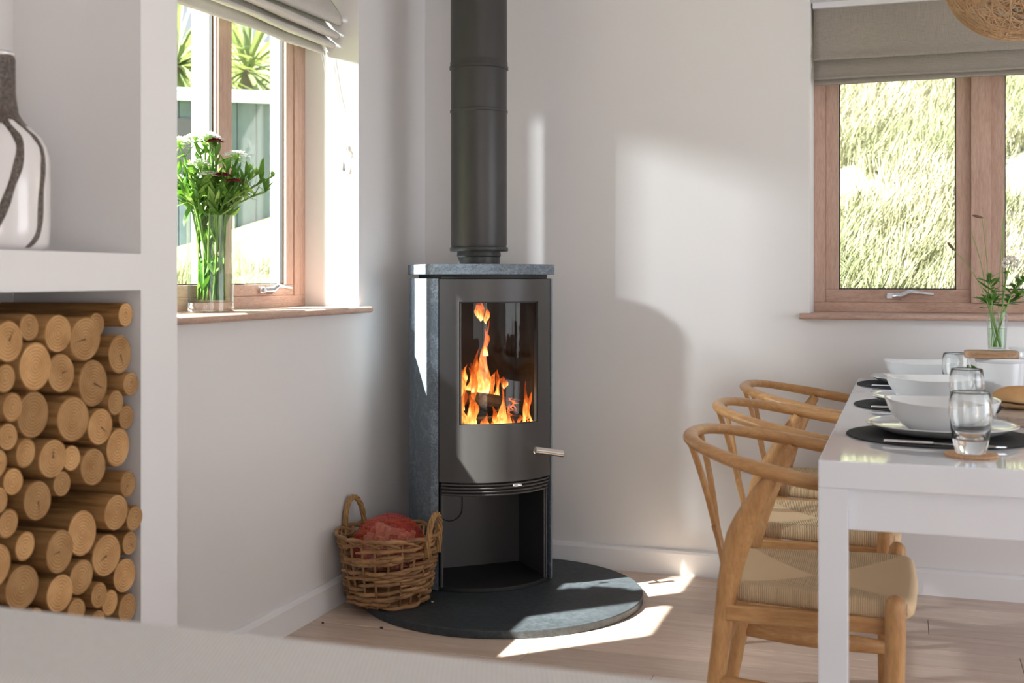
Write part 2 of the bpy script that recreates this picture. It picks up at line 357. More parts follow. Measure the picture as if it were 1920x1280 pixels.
# bread
m, nt, b = NT('bread_crust'); setp(b, rough=.6, spec=.2)
v = coords(nt); f = nz(nt, v, 14, 5); sp = nt.nodes.new('ShaderNodeSeparateXYZ'); nt.links.new(v, sp.inputs[0])
zz = math(nt, 'ADD', math(nt, 'MULTIPLY', sp.outputs['Z'], 10), math(nt, 'MULTIPLY', f, .6))
nt.links.new(ramp(nt, zz, [(.3, (.85, .62, .38)), (.55, (.80, .52, .26)), (.85, (.62, .31, .11))]), b.inputs['Base Color']); bump(nt, b, nz(nt, v, 70, 4), .3, .002); M['bread'] = m
M['board'] = wood('serving_board_wood', (.34, .185, .095), (.60, .40, .26), (2, 12, 12), 5, .6, .2)
M['board_pale'] = wood('pale_board_wood', (.50, .38, .29), (.68, .56, .46), (2, 12, 12), 5, .6, .2)
# flames
m, nt, b = NT('flame'); nt.nodes.remove(b)
tc = nt.nodes.new('ShaderNodeTexCoord'); sp = nt.nodes.new('ShaderNodeSeparateXYZ'); nt.links.new(tc.outputs['Generated'], sp.inputs[0])
v = coords(nt, (1, 1, .35), rand=True); f = nz(nt, v, 38, 3, .5, 1.5)
q = math(nt, 'ADD', math(nt, 'MULTIPLY', sp.outputs['Z'], .55), math(nt, 'MULTIPLY', f, .75))
col = ramp(nt, q, [(.30, (1, .66, .26)), (.5, (1, .42, .09)), (.68, (1, .20, .025)), (.9, (.8, .09, .01))])
em = nt.nodes.new('ShaderNodeEmission'); nt.links.new(col, em.inputs[0])
st = ramp(nt, q, [(.25, 1.0), (.5, .42), (.85, .14)]); nt.links.new(math(nt, 'MULTIPLY', st, 5.5), em.inputs[1])
tr = nt.nodes.new('ShaderNodeBsdfTransparent'); mx = nt.nodes.new('ShaderNodeMixShader')
nt.links.new(ramp(nt, f, [(.34, .96), (.62, .25)]), mx.inputs[0]); nt.links.new(tr.outputs[0], mx.inputs[1]); nt.links.new(em.outputs[0], mx.inputs[2]); nt.links.new(mx.outputs[0], nt.nodes['Material Output'].inputs[0]); M['flame'] = m
m, nt, b = NT('charred_log'); setp(b, rough=.8)
v = coords(nt); f = nz(nt, v, 40, 6, .7); vo = nt.nodes.new('ShaderNodeTexVoronoi'); vo.feature = 'DISTANCE_TO_EDGE'; vo.inputs['Scale'].default_value = 45; nt.links.new(coords(nt, (.4, 1, 1)), vo.inputs['Vector'])
nt.links.new(ramp(nt, f, [(.3, (.004, .003, .003)), (.7, (.022, .013, .010))]), b.inputs['Base Color'])
nt.links.new(ramp(nt, math(nt, 'ADD', vo.outputs['Distance'], math(nt, 'MULTIPLY', nz(nt, v, 9, 2), .4)), [(.16, (1, .16, .02)), (.21, (0, 0, 0))]), b.inputs['Emission Color']); b.inputs['Emission Strength'].default_value = 2.0
bump(nt, b, vo.outputs['Distance'], .7, .01); M['char'] = m
# outdoors
m, nt, b = NT('dune_grass'); setp(b, rough=.8, spec=.1)
tc = nt.nodes.new('ShaderNodeTexCoord'); v = tc.outputs['Object']
n1 = nz(nt, v, .9, 4, .6); n2 = nz(nt, v, 14, 2)
c = ramp(nt, math(nt, 'ADD', math(nt, 'MULTIPLY', n1, .65), math(nt, 'MULTIPLY', n2, .35)), [(.34, (.15, .19, .085)), (.44, (.27, .28, .165)), (.54, (.37, .355, .25)), (.66, (.45, .43, .34))])
nt.links.new(c, b.inputs['Base Color']); M['grass'] = m
M['sand'] = simple('sandy_turf', (.27, .26, .18), .95, var=.35, sc=3)
M['lawn'] = simple('garden_turf', (.20, .24, .09), .95, var=.4, sc=3)
M['palmleaf'] = simple('palm_leaf', (.22, .27, .13), .5, var=.3, sc=6); translucent_leaf(M['palmleaf'], (.35, .42, .12), .3)
M['bark'] = simple('palm_bark', (.16, .12, .08), .95, var=.4, sc=12)
M['shed'] = simple('blue_grey_boards', (.13, .17, .21), .7, var=.2, sc=6)
M['shed_roof'] = simple('shed_roof_felt', (.30, .34, .38), .8, var=.2, sc=8)
M['dark_glass'] = simple('dark_shed_window', (.02, .025, .03), .1)
M['bulb'] = simple('opal_bulb', (.8, .8, .78), .3)

# ================================================================== ROOM
def struct(name, mb, mat, **k):
    o = mb.obj(name, mat, **k); o['kind'] = 'structure'; return o
floor = struct('floor', MB().box(-.31, 4.9, -6.8, .31, -.12, -.014), M['black'])
k = 0; y = -.008
row = 0
while y > -6.5:
    y1 = y-.160
    if row == 0: joints = [.62, 2.55, 4.1]
    elif row == 2: joints = [.1, 1.889, 3.7]
    elif row == 6: joints = [.771, 2.60]
    else: joints = []
    if not joints:
        x = random.uniform(.25, 1.7)
        while x < 4.6: joints.append(x); x += random.uniform(1.7, 2.0)
    xs = [0]+joints+[4.6]
    for a, b in zip(xs[:-1], xs[1:]):
        cx, cy = (a+b)/2, (y+y1)/2; hx, hy = (b-a)/2-.0007, .080-.0007
        MB().box(-hx, hx, -hy, hy, -.014, 0).obj('plank', M['plank'], floor, bevel=.0012, seg=1, loc=(cx, cy, 0))
    y = y1; row += 1
MB().box(0, 4.6, -.008, 0, -.014, 0).obj('plank', M['plank'], floor)

T = .31
w = MB(); y0, y1, z0, z1 = -2.13, -.60, .978, 2.13
w.box(-T, 0, -6.8, y0, 0, 3.5); w.box(-T, 0, y1, 0, 0, 3.5); w.box(-T, 0, y0, y1, 0, z0); w.box(-T, 0, y0, y1, z1, 3.5)
struct('wall_left', w, M['wall'])
w = MB(); x0, x1, z0b, z1b = 1.494, 3.26, .953, 2.10
w.box(-T, x0, 0, T, 0, 3.5); w.box(x1, 4.9, 0, T, 0, 3.5); w.box(x0, x1, 0, T, 0, z0b); w.box(x0, x1, 0, T, z1b, 3.5)
struct('wall_back', w, M['wall'])
w = MB(); w.box(4.6, 4.9, -6.8, -3.7, 0, 3.5); w.box(4.6, 4.9, -.7, 0, 0, 3.5); w.box(4.6, 4.9, -3.7, -.7, 2.3, 3.5); w.box(4.6, 4.9, -3.7, -.7, 0, .02)
struct('wall_right', w, M['wall'])
w = MB(); w.box(0, 2.5, -6.8, -6.5, 0, 3.5); w.box(4.5, 4.6, -6.8, -6.5, 0, 3.5); w.box(2.5, 4.5, -6.8, -6.5, 2.3, 3.5); w.box(2.5, 4.5, -6.8, -6.5, 0, .02)
struct('wall_rear', w, M['wall'])
struct('ceiling', MB().box(-.31, 4.9, -6.8, .31, 3.5, 3.65), M['ceiling'])
# skirting: board with a small rounded top lip
def skirt(name, L, loc, rz):
    pr = [(0, 0), (.018, 0), (.018, .078), (.014, .088), (.006, .092), (0, .092)]
    mb = MB(); n = len(pr)
    mb.add([(0, p[0], p[1]) for p in pr]+[(L, p[0], p[1]) for p in pr], [list(range(n)), list(range(n, 2*n))[::-1]]+[(i, n+i, n+(i+1) % n, (i+1) % n) for i in range(n)])
    o = mb.obj(name, M['trim']); o.location = loc; o.rotation_euler = (0, 0, rz); o['kind'] = 'structure'; return o
skirt('baseboard_left', 2.19, (0, 0, 0), radians(-90))
skirt('baseboard_back', 4.6, (4.6, 0, 0), radians(180))
# the alcove unit left of the window
al = MB().box(0, .03, -3.6, -2.315, .384, 3.5).obj('wall_alcove', M['wall']); al['kind'] = 'structure'
MB().box(0, .35, -2.315, -2.19, 0, 3.5).obj('pillar', M['wall'], al)
MB().box(.03, .35, -3.6, -2.315, 1.0755, 1.149).obj('shelf', M['wall'], al)
MB().box(0, .35, -3.6, -2.315, 0, .384).obj('plinth', M['wall'], al)
MB().box(0, .35, -3.8, -3.6, 0, 3.5).obj('side_pillar', M['wall'], al)

# ------------------------------------------------------------------ windows
def window(name, mp, hm, u0, u1, z0, z1, bays, mulls, brail, srail, mulw=-.012):
    """mp(u0,u1,w0,w1,z0,z1) -> box corners; w runs outward from the inner face of the frame"""
    def bx(nm, u0_, u1_, w0, w1, za, zb, mat, par=None, bev=.002):
        return MB().box(*mp(u0_, u1_, w0, w1, za, zb)).obj(nm, mat, par, bevel=bev)
    root = bx(name, u0, u1, 0, .07, z0, z0+brail, hm); root['kind'] = 'structure'
    bx('head_rail', u0, u1, 0, .07, z1-.045, z1, hm, root)
    bx('jamb', u0, bays[0][0], .0, .07, z0+brail, z1-.045, M['winwood_v'], root); bx('jamb', bays[-1][1], u1, .0, .07, z0+brail, z1-.045, M['winwood_v'], root)
    for a, b in mulls: bx('mullion', a, b, mulw, .07, z0+brail, z1-.045, M['winwood_v'], root)
    cl = MB(); cl.box(*mp(u0, u1, .07, .10, z0, z0+brail+.02)); cl.box(*mp(u0, u1, .07, .10, z1-.06, z1)); cl.box(*mp(u0, u0+.05, .07, .10, z0, z1)); cl.box(*mp(u1-.05, u1, .07, .10, z0, z1))
    for a, b in mulls: cl.box(*mp(a, b, .07, .10, z0, z1))
    cl.obj('outer_cladding', M['clad'], root, bevel=.002)
    for (a, b, sl, sr) in bays:
        zb, zt = z0+brail, z1-.045
        sash = bx('sash', a, b, .006, .05, zb, zb+srail, hm, root)
        bx('stile', a, a+sl, .006, .05, zb+srail, zt, M['winwood_v'], sash); bx('stile', b-sr, b, .006, .05, zb+srail, zt, M['winwood_v'], sash); bx('top_rail', a+sl, b-sr, .006, .05, zt-srail, zt, hm, sash)
        MB().box(*mp(a, b, .05, .07, zb, zb+srail)).box(*mp(a, a+sl, .05, .07, zb, zt)).box(*mp(b-sr, b, .05, .07, zb, zt)).box(*mp(a, b, .05, .07, zt-srail, zt)).obj('sash_cladding', M['clad'], sash)
        g = MB(); e = .004
        g.box(*mp(a+sl, b-sr, .018, .03, zb+srail, zb+srail+e)).box(*mp(a+sl, a+sl+e, .018, .03, zb+srail, zt-srail)).box(*mp(b-sr-e, b-sr, .018, .03, zb+srail, zt-srail))
        g.obj('glazing_gasket', M['gasket'], sash)
        MB().box(*mp(a+sl+.001, b-sr-.001, .022, .026, zb+srail, zt-srail)).obj('glass_pane', M['pane'], sash)
    return root
def mapL(u0, u1, w0, w1, z0, z1): return (-.21-w1, -.21-w0, u0, u1, z0, z1)
def mapB(u0, u1, w0, w1, z0, z1): return (u0, u1, .20+w0, .20+w1, z0, z1)
win1 = window('window_1', mapL, M['winwood_y'], -2.13, -.60, 1.0, 2.13, [(-2.07, -1.605, .04, .030), (-1.535, -1.157, .006, .004), (-1.080, -.675, .004, .05)], [(-1.605, -1.535), (-1.157, -1.080)], .04, .038, 0)
win2 = window('window_2', mapB, M['winwood_h'], 1.494, 3.26, .974, 2.10, [(1.537, 2.043, .047, .049), (2.111, 2.613, .046, .049), (2.681, 3.217, .046, .049)], [(2.043, 2.111), (2.613, 2.681)], .036, .048)
def sill(name, mp, par, mat):
    MB().box(*mp).obj(name, mat, par, bevel=.008, seg=3)
o = MB(); o.box(-.21, .0, -2.13, -.60, .978, 1.0); o.box(.0, .032, -2.16, -.572, .978, 1.0); o = o.obj('window_sill', M['winwood_y'], win1); 
o = MB(); o.box(1.494, 3.26, .0, .20, .953, .974); o.box(1.462, 3.29, -.035, .0, .953, .974); o = o.obj('window_sill', M['winwood_h'], win2)
for yy_, L, mat, par in ((0, 0, 0, 0),):
    pass
# rounded nosings
MB().tube([(.032, -2.16, .989), (.032, -.572, .989)], .011, 12).obj('sill_nosing', M['winwood_y'], win1, smooth='auto')
MB().tube([(1.462, -.035, .9635), (3.29, -.035, .9635)], .0105, 12).obj('sill_nosing', M['winwood_h'], win2, smooth='auto')

def casement_handle(par, loc, rz):
    mb = MB(); mb.box(-.012, .018, -.007, 0, -.012, .012)
    o = mb.obj('handle', M['chrome'], par, bevel=.004, seg=3); o.location = loc; o.rotation_euler = (0, 0, rz)
    l = MB(); l.tube([(.045, 0, -.002), (.045, -.012, -.002), (.045, -.022, -.002)], [.014, .013, .010], 14)
    l.tube(spline([(.012, -.010, -.001), (.03, -.016, .0), (.045, -.020, .001), (.07, -.026, .013), (.095, -.028, .012), (.152, -.028, .006)], 6), lerps([.009, .011, .012, .0085, .0065, .006], 6), 12)
    lv = l.obj('lever', M['chrome'], o, smooth='auto')
casement_handle(win1, (-.21+.006-.006, -.905, 1.060), radians(90))
casement_handle(win2, (1.765, .206, 1.034), 0)

# ------------------------------------------------------------------ blinds
def blind(name, prof, a0, a1, place, mat, amp, label, n=70):
    vs = []; fs = []; m = len(prof)
    dens = []
    for (d, z) in spline([(p[0], p[1], 0) for p in prof], 5) and [(q[0], q[1]) for q in spline([(p[0], p[1], 0) for p in prof], 5)]: dens.append((d, z))
    m = len(dens)
    for i in range(n+1):
        t = i/n; u = a0+(a1-a0)*t
        for j, (d, z) in enumerate(dens):
            s = j/m
            nzv = noise.noise(Vector((u*2.3, s*5, 3.1))); nz2 = noise.noise(Vector((u*6.0, s*9, 8.1)))
            vs.append(place(u, d+amp*1.2*nzv, z+amp*s*(nzv*.9+nz2*.5)))
    for i in range(n):
        for j in range(m-1): fs.append((i*m+j, i*m+j+1, (i+1)*m+j+1, (i+1)*m+j))
    o = MB().add(vs, fs).obj(name, mat, smooth=True); s = o.modifiers.new('thickness', 'SOLIDIFY'); s.thickness = .003
    return tag(o, label, 'blind')
bl = blind('roman_blind', [(-.13, 2.125), (-.095, 2.08), (-.065, 2.035), (-.055, 2.005), (-.068, 1.985), (-.10, 1.995), (-.125, 2.01), (-.10, 1.98), (-.068, 1.962), (-.062, 1.948), (-.08, 1.940), (-.115, 1.955), (-.135, 1.965), (-.11, 1.938), (-.085, 1.922), (-.086, 1.908), (-.11, 1.912), (-.14, 1.93), (-.13, 1.91), (-.122, 1.893), (-.132, 1.886), (-.142, 1.90)],
    -2.12, -.618, lambda u, d, z: (d, u, z), M['linen_pale'], .010, 'pale linen roman blind gathered in folds above the window with the flower vase')
bl2 = blind('roman_blind', [(.075, 2.098), (.072, 2.0), (.066, 1.93), (.055, 1.895), (.060, 1.888), (.075, 1.895), (.085, 1.915), (.082, 1.88), (.07, 1.84), (.062, 1.825), (.070, 1.820), (.08, 1.83), (.086, 1.84), (.080, 1.822), (.075, 1.806), (.082, 1.803)],
    1.503, 3.25, lambda u, d, z: (u, d, z), M['linen_dark'], .005, 'darker flax linen roman blind hanging flat above the window beside the dining table')
MB().box(-.15, -.10, -2.125, -.605, 2.11, 2.13).obj('head_batten', M['trim'], bl)
MB().box(1.50, 3.255, .06, .10, 2.08, 2.10).obj('head_batten', M['trim'], bl2)
cp = thing('blind_cord', 'thin white blind cord wound on a cleat on the sunlit window reveal', 'cord', (0, 0, 0))
MB().tube(spline([(-.12, -.64, 1.90), (-.085, -.628, 1.75), (-.055, -.622, 1.65), (-.043, -.620, 1.58), (-.046, -.615, 1.54), (-.049, -.618, 1.51)], 6), .0012, 5).obj('cord', M['trim'], cp, smooth=True)
MB().tube(spline([(-.128, -.64, 1.90), (-.10, -.63, 1.76), (-.062, -.62, 1.64), (-.042, -.62, 1.585)], 6), .0008, 5).obj('cord', M['trim'], cp, smooth=True)
MB().tube([(-.049, -.618, 1.475), (-.049, -.618, 1.487), (-.049, -.618, 1.505), (-.049, -.618, 1.513)], [.0075, .006, .0035, .002], 10).obj('tassel', M['chrome'], cp, smooth='auto')
cl = MB(); cl.tube(spline([(-.040, -.618, 1.60), (-.042, -.624, 1.575), (-.042, -.612, 1.56), (-.042, -.624, 1.545), (-.044, -.618, 1.52)], 5), [.003]*21, 8); cl.box(-.046, -.038, -.612, -.6005, 1.548, 1.572)
tag(cl.obj('cord_cleat', M['trim'], smooth='auto'), 'small white cord cleat screwed to the sunlit window reveal', 'cleat')

# ================================================================== STOVE
HZ = .026
# hearth plate
pts = []
for i in range(96):
    a = 2*pi*i/96; x = .502+.482*cos(a); y = -.502+.482*sin(a); pts.append((max(.02, x), min(-.02, y)))
hearth = MB().prism(pts, 0.0, HZ).obj('hearth_plate', M['slate'], bevel=.003)
tag(hearth, 'round dark slate hearth plate on the floor under the wood stove', 'hearth')
st = thing('wood_stove', 'grey wood burning stove with soapstone sides and a curved glass door', 'stove', (.3557, -.344, HZ), radians(40.1))
Z = lambda z: z-HZ
R = .304; CY = .051
def arc(t0, t1, n, r=R, cy=CY): return [(r*sin(radians(t0+(t1-t0)*i/n)), cy-r*cos(radians(t0+(t1-t0)*i/n))) for i in range(n+1)]
def curved(t0, t1, z0, z1, ro, ri, n=24, cy=CY, mb=None):
    mb = mb or MB(); o = arc(t0, t1, n, ro, cy); i = arc(t0, t1, n, ri, cy)
    return mb.prism(o+i[::-1], z0, z1)
def arcw(halfw, r=R): return __import__('math').degrees(__import__('math').asin(halfw/r))
# side stones with chamfered rear edge
for s in (-1, 1):
    p = [(s*.209, -.172), (s*.2285, -.146), (s*.2285, .118), (s*.220, .145), (s*.200, .145), (s*.200, -.12)]
    MB().prism(p if s > 0 else p[::-1], Z(.030), Z(1.098)).obj('side_stone', M['soapstone'], st, bevel=.002)
    MB().box(min(s*.196, s*.200), max(s*.196, s*.200), -.160, .11, Z(.03), Z(1.098)).obj('side_liner', M['black'], st)
ab = arcw(.232, .309)
top = arc(-ab, ab, 32, .309, CY)+[(.232, .118), (.224, .150), (-.224, .150), (-.232, .118)]
MB().prism(top, Z(1.112), Z(1.148)).obj('top_stone', M['soapstone'], st, bevel=.003)
aw = arcw(.205)
MB().prism(arc(-aw, aw, 24, .292, CY)+[(.19, .12), (-.19, .12)], Z(1.098), Z(1.112)).obj('spacer', M['black'], st)
ab = arcw(.215, .296)
MB().prism(arc(-ab, ab, 32, .296, CY)+[(.20, .12), (-.20, .12)], Z(.026), Z(.040)).obj('base_plate', M['black'], st, bevel=.002)
# firebox
fb = MB(); fb.box(-.17, .17, .07, .08, Z(.56), Z(1.06)); fb.box(-.18, -.17, -.17, .08, Z(.56), Z(1.06)); fb.box(.17, .18, -.17, .08, Z(.56), Z(1.06)); fb.box(-.18, .18, -.17, .08, Z(.55), Z(.565)); fb.box(-.18, .18, -.17, .08, Z(1.06), Z(1.07))
for i in range(3): fb.box(-.155+i*.105, -.06+i*.105, .062, .07, Z(.565), Z(1.05))
fb.obj('firebox', M['firebrick'], st, bevel=.002)
bd = MB(); bd.box(-.196, .196, .08, .115, Z(.36), Z(1.098)); bd.box(-.196, -.18, -.17, .08, Z(.36), Z(1.098)); bd.box(.18, .196, -.17, .08, Z(.36), Z(1.098)); bd.box(-.18, .18, -.17, .08, Z(.36), Z(.55)); bd.box(-.18, .18, -.17, .08, Z(1.07), Z(1.098))
bd.obj('stove_body', M['black'], st)
# door: curved plate with a window opening
def px_t(): pass
GT0, GT1 = -29.3, 27.6
aw = arcw(.2066); za, zb, zc, zd = Z(.402), Z(.598), Z(1.019), Z(1.096)
dm = MB()
curved(-aw, aw, za, zb, R, R-.014, 40, mb=dm); curved(-aw, aw, zc, zd, R, R-.014, 40, mb=dm)
curved(-aw, GT0, zb, zc, R, R-.014, 10, mb=dm); curved(GT1, aw, zb, zc, R, R-.014, 8, mb=dm)
door = dm.obj('door', M['stove'], st, smooth='auto')
curved(GT0, GT1, zb, zc, R-.005, R-.009, 24).obj('door_glass', M['pane'], door, smooth='auto')
ed = MB(); curved(GT0, GT0+1.2, zb, zc, R-.002, R-.013, 1, mb=ed); curved(GT1-1.2, GT1, zb, zc, R-.002, R-.013, 1, mb=ed); curved(GT0, GT1, zc-.004, zc, R-.002, R-.013, 20, mb=ed); curved(GT0, GT1, zb, zb+.003, R-.002, R-.013, 20, mb=ed)
ed.obj('glass_seal', M['black'], door)
MB().tube([(.150, -.215, Z(.500)), (.150, -.268, Z(.500))], .007, 12).obj('handle_stub', M['nickel'], door, smooth='auto')
hb = MB(); ha, hc = Vector((.108, -.270, Z(.508))), Vector((.212, -.270, Z(.490)))
hb.tube([ha, hc], .0122, 20, caps=False); hb.tube([hc, ha], .0098, 20, caps=False)
n = 20; ring = []
for q in (ha, hc):
    for r_ in (.0122, .0098): ring += [(q.x, q.y+r_*cos(2*pi*k/n), q.z+r_*sin(2*pi*k/n)) for k in range(n)]
hb.add(ring, [(k, (k+1) % n, n+(k+1) % n, n+k) for k in range(n)]+[(2*n+k, 2*n+(k+1) % n, 3*n+(k+1) % n, 3*n+k) for k in range(n)])
hb.obj('door_handle', M['nickel'], door, smooth='auto')
# air grille
aw = arcw(.202)
gb = curved(-aw, aw, Z(.352), Z(.402), R-.022, R-.05, 30).obj('grille_back', M['black'], st)
for i in range(4):
    z = Z(.393-i*.0115)
    p = [(q[0], q[1], z) for q in arc(-aw, aw, 30, R-.006-i*.001, CY)]
    MB().tube(p, .0038, 8).obj('grille_bar', M['stove'], st, smooth='auto')
MB().tube([(.02, -.284, Z(.395)), (.028, -.286, Z(.395)), (.052, -.283, Z(.395))], [.005, .006, .004], 10).obj('air_lever', M['chrome'], st, smooth='auto')
# open compartment below
lc = MB(); lc.box(-.19, .19, .085, .095, Z(.04), Z(.36)); lc.box(-.196, -.190, -.165, .095, Z(.04), Z(.36)); lc.box(.190, .196, -.165, .095, Z(.04), Z(.36)); lc.box(.03, .19, .05, .085, Z(.04), Z(.36)) if 0 else None
lc.obj('wood_store', M['stove'], st)
MB().tube([(-.125, .083, Z(.36)), (-.125, .083, Z(.26))]+[(-.08+.045*cos(a), .083, Z(.255)+.045*sin(a)) for a in [pi+pi*i/12 for i in range(13)]]+[(-.035, .083, Z(.26)), (-.035, .083, Z(.36))], .0018, 6).obj('knockout_line', M['black'], st)
MB().box(.182, .186, -.172, -.168, Z(.04), Z(.352)).box(.189, .193, -.174, -.168, Z(.04), Z(.352)).obj('edge_trim', M['stove'], st)
# flue
fl = thing('flue_pipe', 'dark grey round flue pipe rising from the stove to the ceiling', 'pipe', (.3557, -.344, 1.148))
F = lambda z: z-1.148
MB().lathe([(.0, 0), (.076, 0), (.076, F(1.175)), (.080, F(1.180)), (.078, F(1.196)), (.0, F(1.196))], 40).obj('spigot', M['pipe'], fl, smooth='auto')
MB().lathe([(.0, F(1.196)), (.104, F(1.196)), (.106, F(1.199)), (.106, F(1.208)), (.102, F(1.212)), (.0, F(1.212))], 48).obj('lower_collar', M['pipe'], fl, smooth='auto')
MB().lathe([(.0985, F(1.21)), (.1015, F(1.222)), (.1015, F(1.70))], 48).obj('pipe_section', M['pipe'], fl, smooth='auto')
MB().lathe([(.1015, F(1.694)), (.1045, F(1.697)), (.1045, F(1.704)), (.1015, F(1.707))], 48).obj('pipe_ring', M['pipe'], fl, smooth='auto')
MB().lathe([(.1015, F(1.70)), (.1015, F(1.862))], 48).obj('pipe_section', M['pipe'], fl, smooth='auto')
MB().lathe([(.1015, F(1.850)), (.1065, F(1.853)), (.1065, F(1.862)), (.104, F(1.866)), (.104, F(1.878)), (.1025, F(1.882))], 48).obj('pipe_ring', M['pipe'], fl, smooth='auto')
MB().lathe([(.1025, F(1.86)), (.1025, F(3.5))], 48).obj('pipe_section', M['pipe'], fl, smooth='auto')

# burning logs and flames, inside the firebox (stove-local placement turned into world)
SM = Matrix.Translation((.3557, -.344, 0)) @ Matrix.Rotation(radians(40.1), 4, 'Z')
def burn(a, b, r, label):
    A, B = SM @ Vector(a), SM @ Vector(b); L = (B-A).length
    mb = MB(); n = 11
    P = [(L*i/8, 0, 0) for i in range(9)]
    mb.tube(P, [r*(1+.12*noise.noise(Vector((i*.7, r*90, 1)))) for i in range(9)], n)
    o = mb.obj('burning_log', M['char'], smooth='auto'); o.location = A; o.rotation_euler = (B-A).to_track_quat('X', 'Z').to_euler()
    return tag(o, label, 'log', 'logs burning in the stove')
burn((-.160, -.02, .690), (.160, -.06, .628), .030, 'charred log lying slanted across the top of the fire')
burn((-.150, .00, .610), (.150, .03, .612), .030, 'charred log lying at the back of the fire bed')
burn((-.145, -.135, .592), (.13, -.150, .592), .024, 'charred log lying at the front of the fire behind the glass')
fire = thing('fire', 'orange and yellow flames burning behind the curved stove glass', 'fire', (.3557, -.344, .57), radians(40.1))
def flame(x, y, z, hgt, wd, seed, lean=0, top=0):
    rnd = random.Random(seed); n = 14; vs = []; m = 10
    for i in range(n+1):
        t = i/n
        if top: wv = sin(pi*min(1, t*1.0))**.8
        else: wv = (1-t)**.75*(1+.45*sin(t*7+seed))*(.6+.4*min(1, t*6))
        wv = max(wv, .02)*wd
        cx = lean*t*t+.35*wd*sin(t*6.5+seed*1.7)*t**.5; cy = .3*wd*sin(t*5+seed)
        for k in range(m):
            a = 2*pi*k/m; j = 1+.25*sin(3*a+t*8+seed)
            vs.append((x+cx+wv*j*cos(a), y+cy+wv*.45*sin(a), z-.57+hgt*t))
    fs = [(i*m+k, i*m+(k+1) % m, (i+1)*m+(k+1) % m, (i+1)*m+k) for i in range(n) for k in range(m)]
    MB().add(vs, fs+[list(range(m))[::-1], [n*m+k for k in range(m)]]).obj('flame', M['flame'], fire, smooth=True)
for f in [(-.115, -.165, .567, .15, .030, 1, -.01), (-.090, -.185, .567, .13, .026, 21, .0), (-.085, -.165, .567, .24, .022, 2, .0), (-.115, -.14, .64, .16, .018, 3, -.005), (-.07, -.13, .70, .10, .016, 4, .02), (-.13, -.12, .68, .13, .014, 22, .0), (-.105, -.13, .72, .08, .016, 23, .01),
          (-.05, -.205, .567, .07, .018, 5, 0), (-.03, -.21, .567, .045, .018, 24, 0), (.010, -.205, .567, .16, .018, 6, .006), (-.012, -.2, .567, .09, .014, 9, -.01), (.034, -.20, .567, .10, .015, 7, .01), (.055, -.2, .567, .05, .014, 25, 0),
          (.122, -.165, .567, .13, .016, 8, .012), (.108, -.17, .567, .17, .011, 10, .01), (.135, -.15, .567, .10, .012, 26, .0), (.085, -.18, .567, .055, .014, 27, 0),
          (-.010, -.03, .65, .20, .030, 11, .0), (.008, -.03, .66, .29, .020, 12, .012), (-.035, -.02, .66, .12, .022, 13, -.01), (.055, -.03, .64, .13, .016, 14, .01), (.035, -.02, .65, .11, .022, 15, .02), (.012, -.04, .82, .10, .014, 28, .0)]:
    flame(*f)
flame(-.012, -.05, .945, .075, .018, 16, -.01, 1); flame(.008, -.05, .935, .055, .010, 17, .01, 1); flame(.078, -.05, .70, .045, .014, 18, .0, 1)
fp = bpy.data.lights.new('firelight', 'POINT'); fo = bpy.data.objects.new('firelight', fp); C.objects.link(fo); fp.energy = 1.0; fp.color = (1, .42, .12); fp.shadow_soft_size = .05
fo.location = SM @ Vector((0, -.12, .70))

# ================================================================== LOGS IN THE ALCOVE
LOGS = [(-2.3512, 1.0262, 0.0247), (-2.4119, 1.008, 0.026), (-2.634, 1.0126, 0.0258), (-2.5681, 0.9986, 0.037), (-2.4854, 0.9846, 0.045), (-2.6938, 0.9907, 0.0372), (-2.3828, 0.9494, 0.0388), (-2.6274, 0.9426, 0.0439), (-2.5458, 0.9246, 0.0386), (-2.4562, 0.8982, 0.0456), (-2.3599, 0.8889, 0.0253), (-2.6959, 0.9272, 0.0257), (-2.3987, 0.8553, 0.0255), (-2.6849, 0.8763, 0.0258), (-2.6177, 0.8556, 0.043), (-2.5305, 0.8385, 0.0453), (-2.4476, 0.8141, 0.0378), (-2.353, 0.8214, 0.0254), (-2.6841, 0.8246, 0.0252), (-2.6443, 0.791, 0.0263), (-2.5822, 0.7724, 0.038), (-2.5182, 0.7634, 0.026), (-2.4584, 0.7381, 0.0382), (-2.3857, 0.7656, 0.0388), (-2.7157, 0.7821, 0.0271), (-2.6672, 0.744, 0.0254), (-2.5456, 0.7201, 0.0245), (-2.6049, 0.6996, 0.0376), (-2.3583, 0.6886, 0.0266), (-2.7104, 0.7188, 0.024), (-2.686, 0.6748, 0.0258), (-2.405, 0.6413, 0.0373), (-2.3445, 0.6183, 0.0268), (-2.4835, 0.616, 0.0445), (-2.342, 0.5667, 0.0242), (-2.6391, 0.6252, 0.0264), (-2.5672, 0.601, 0.0399), (-2.4148, 0.5588, 0.0443), (-2.3542, 0.5046, 0.0364), (-2.707, 0.6048, 0.0392), (-2.6434, 0.5526, 0.0424), (-2.4913, 0.5343, 0.0347), (-2.5629, 0.5234, 0.0371), (-2.4469, 0.4897, 0.0256), (-2.4014, 0.4622, 0.0259), (-2.3477, 0.4373, 0.03), (-2.5096, 0.4756, 0.0261), (-2.4443, 0.437, 0.0232), (-2.6108, 0.4865, 0.0227), (-2.6907, 0.5076, 0.0219)]
specials = {0: 'short small log at the top right corner of the stack under the shelf', 4: 'large split-topped log near the top of the stack', 7: 'broad dark-faced log in the second row from the top, at the left', 15: 'broad brown-faced log in the middle of the stack beside a second one like it'}
tone = ['pale', 'honey-coloured', 'brown', 'golden', 'light tan']
rows = ['in the top row', 'in the second row', 'in the upper middle', 'in the middle', 'in the lower middle', 'low in the stack', 'in the lowest visible row']
order = sorted(range(len(LOGS)), key=lambda i: -LOGS[i][1])
labels_used = {}
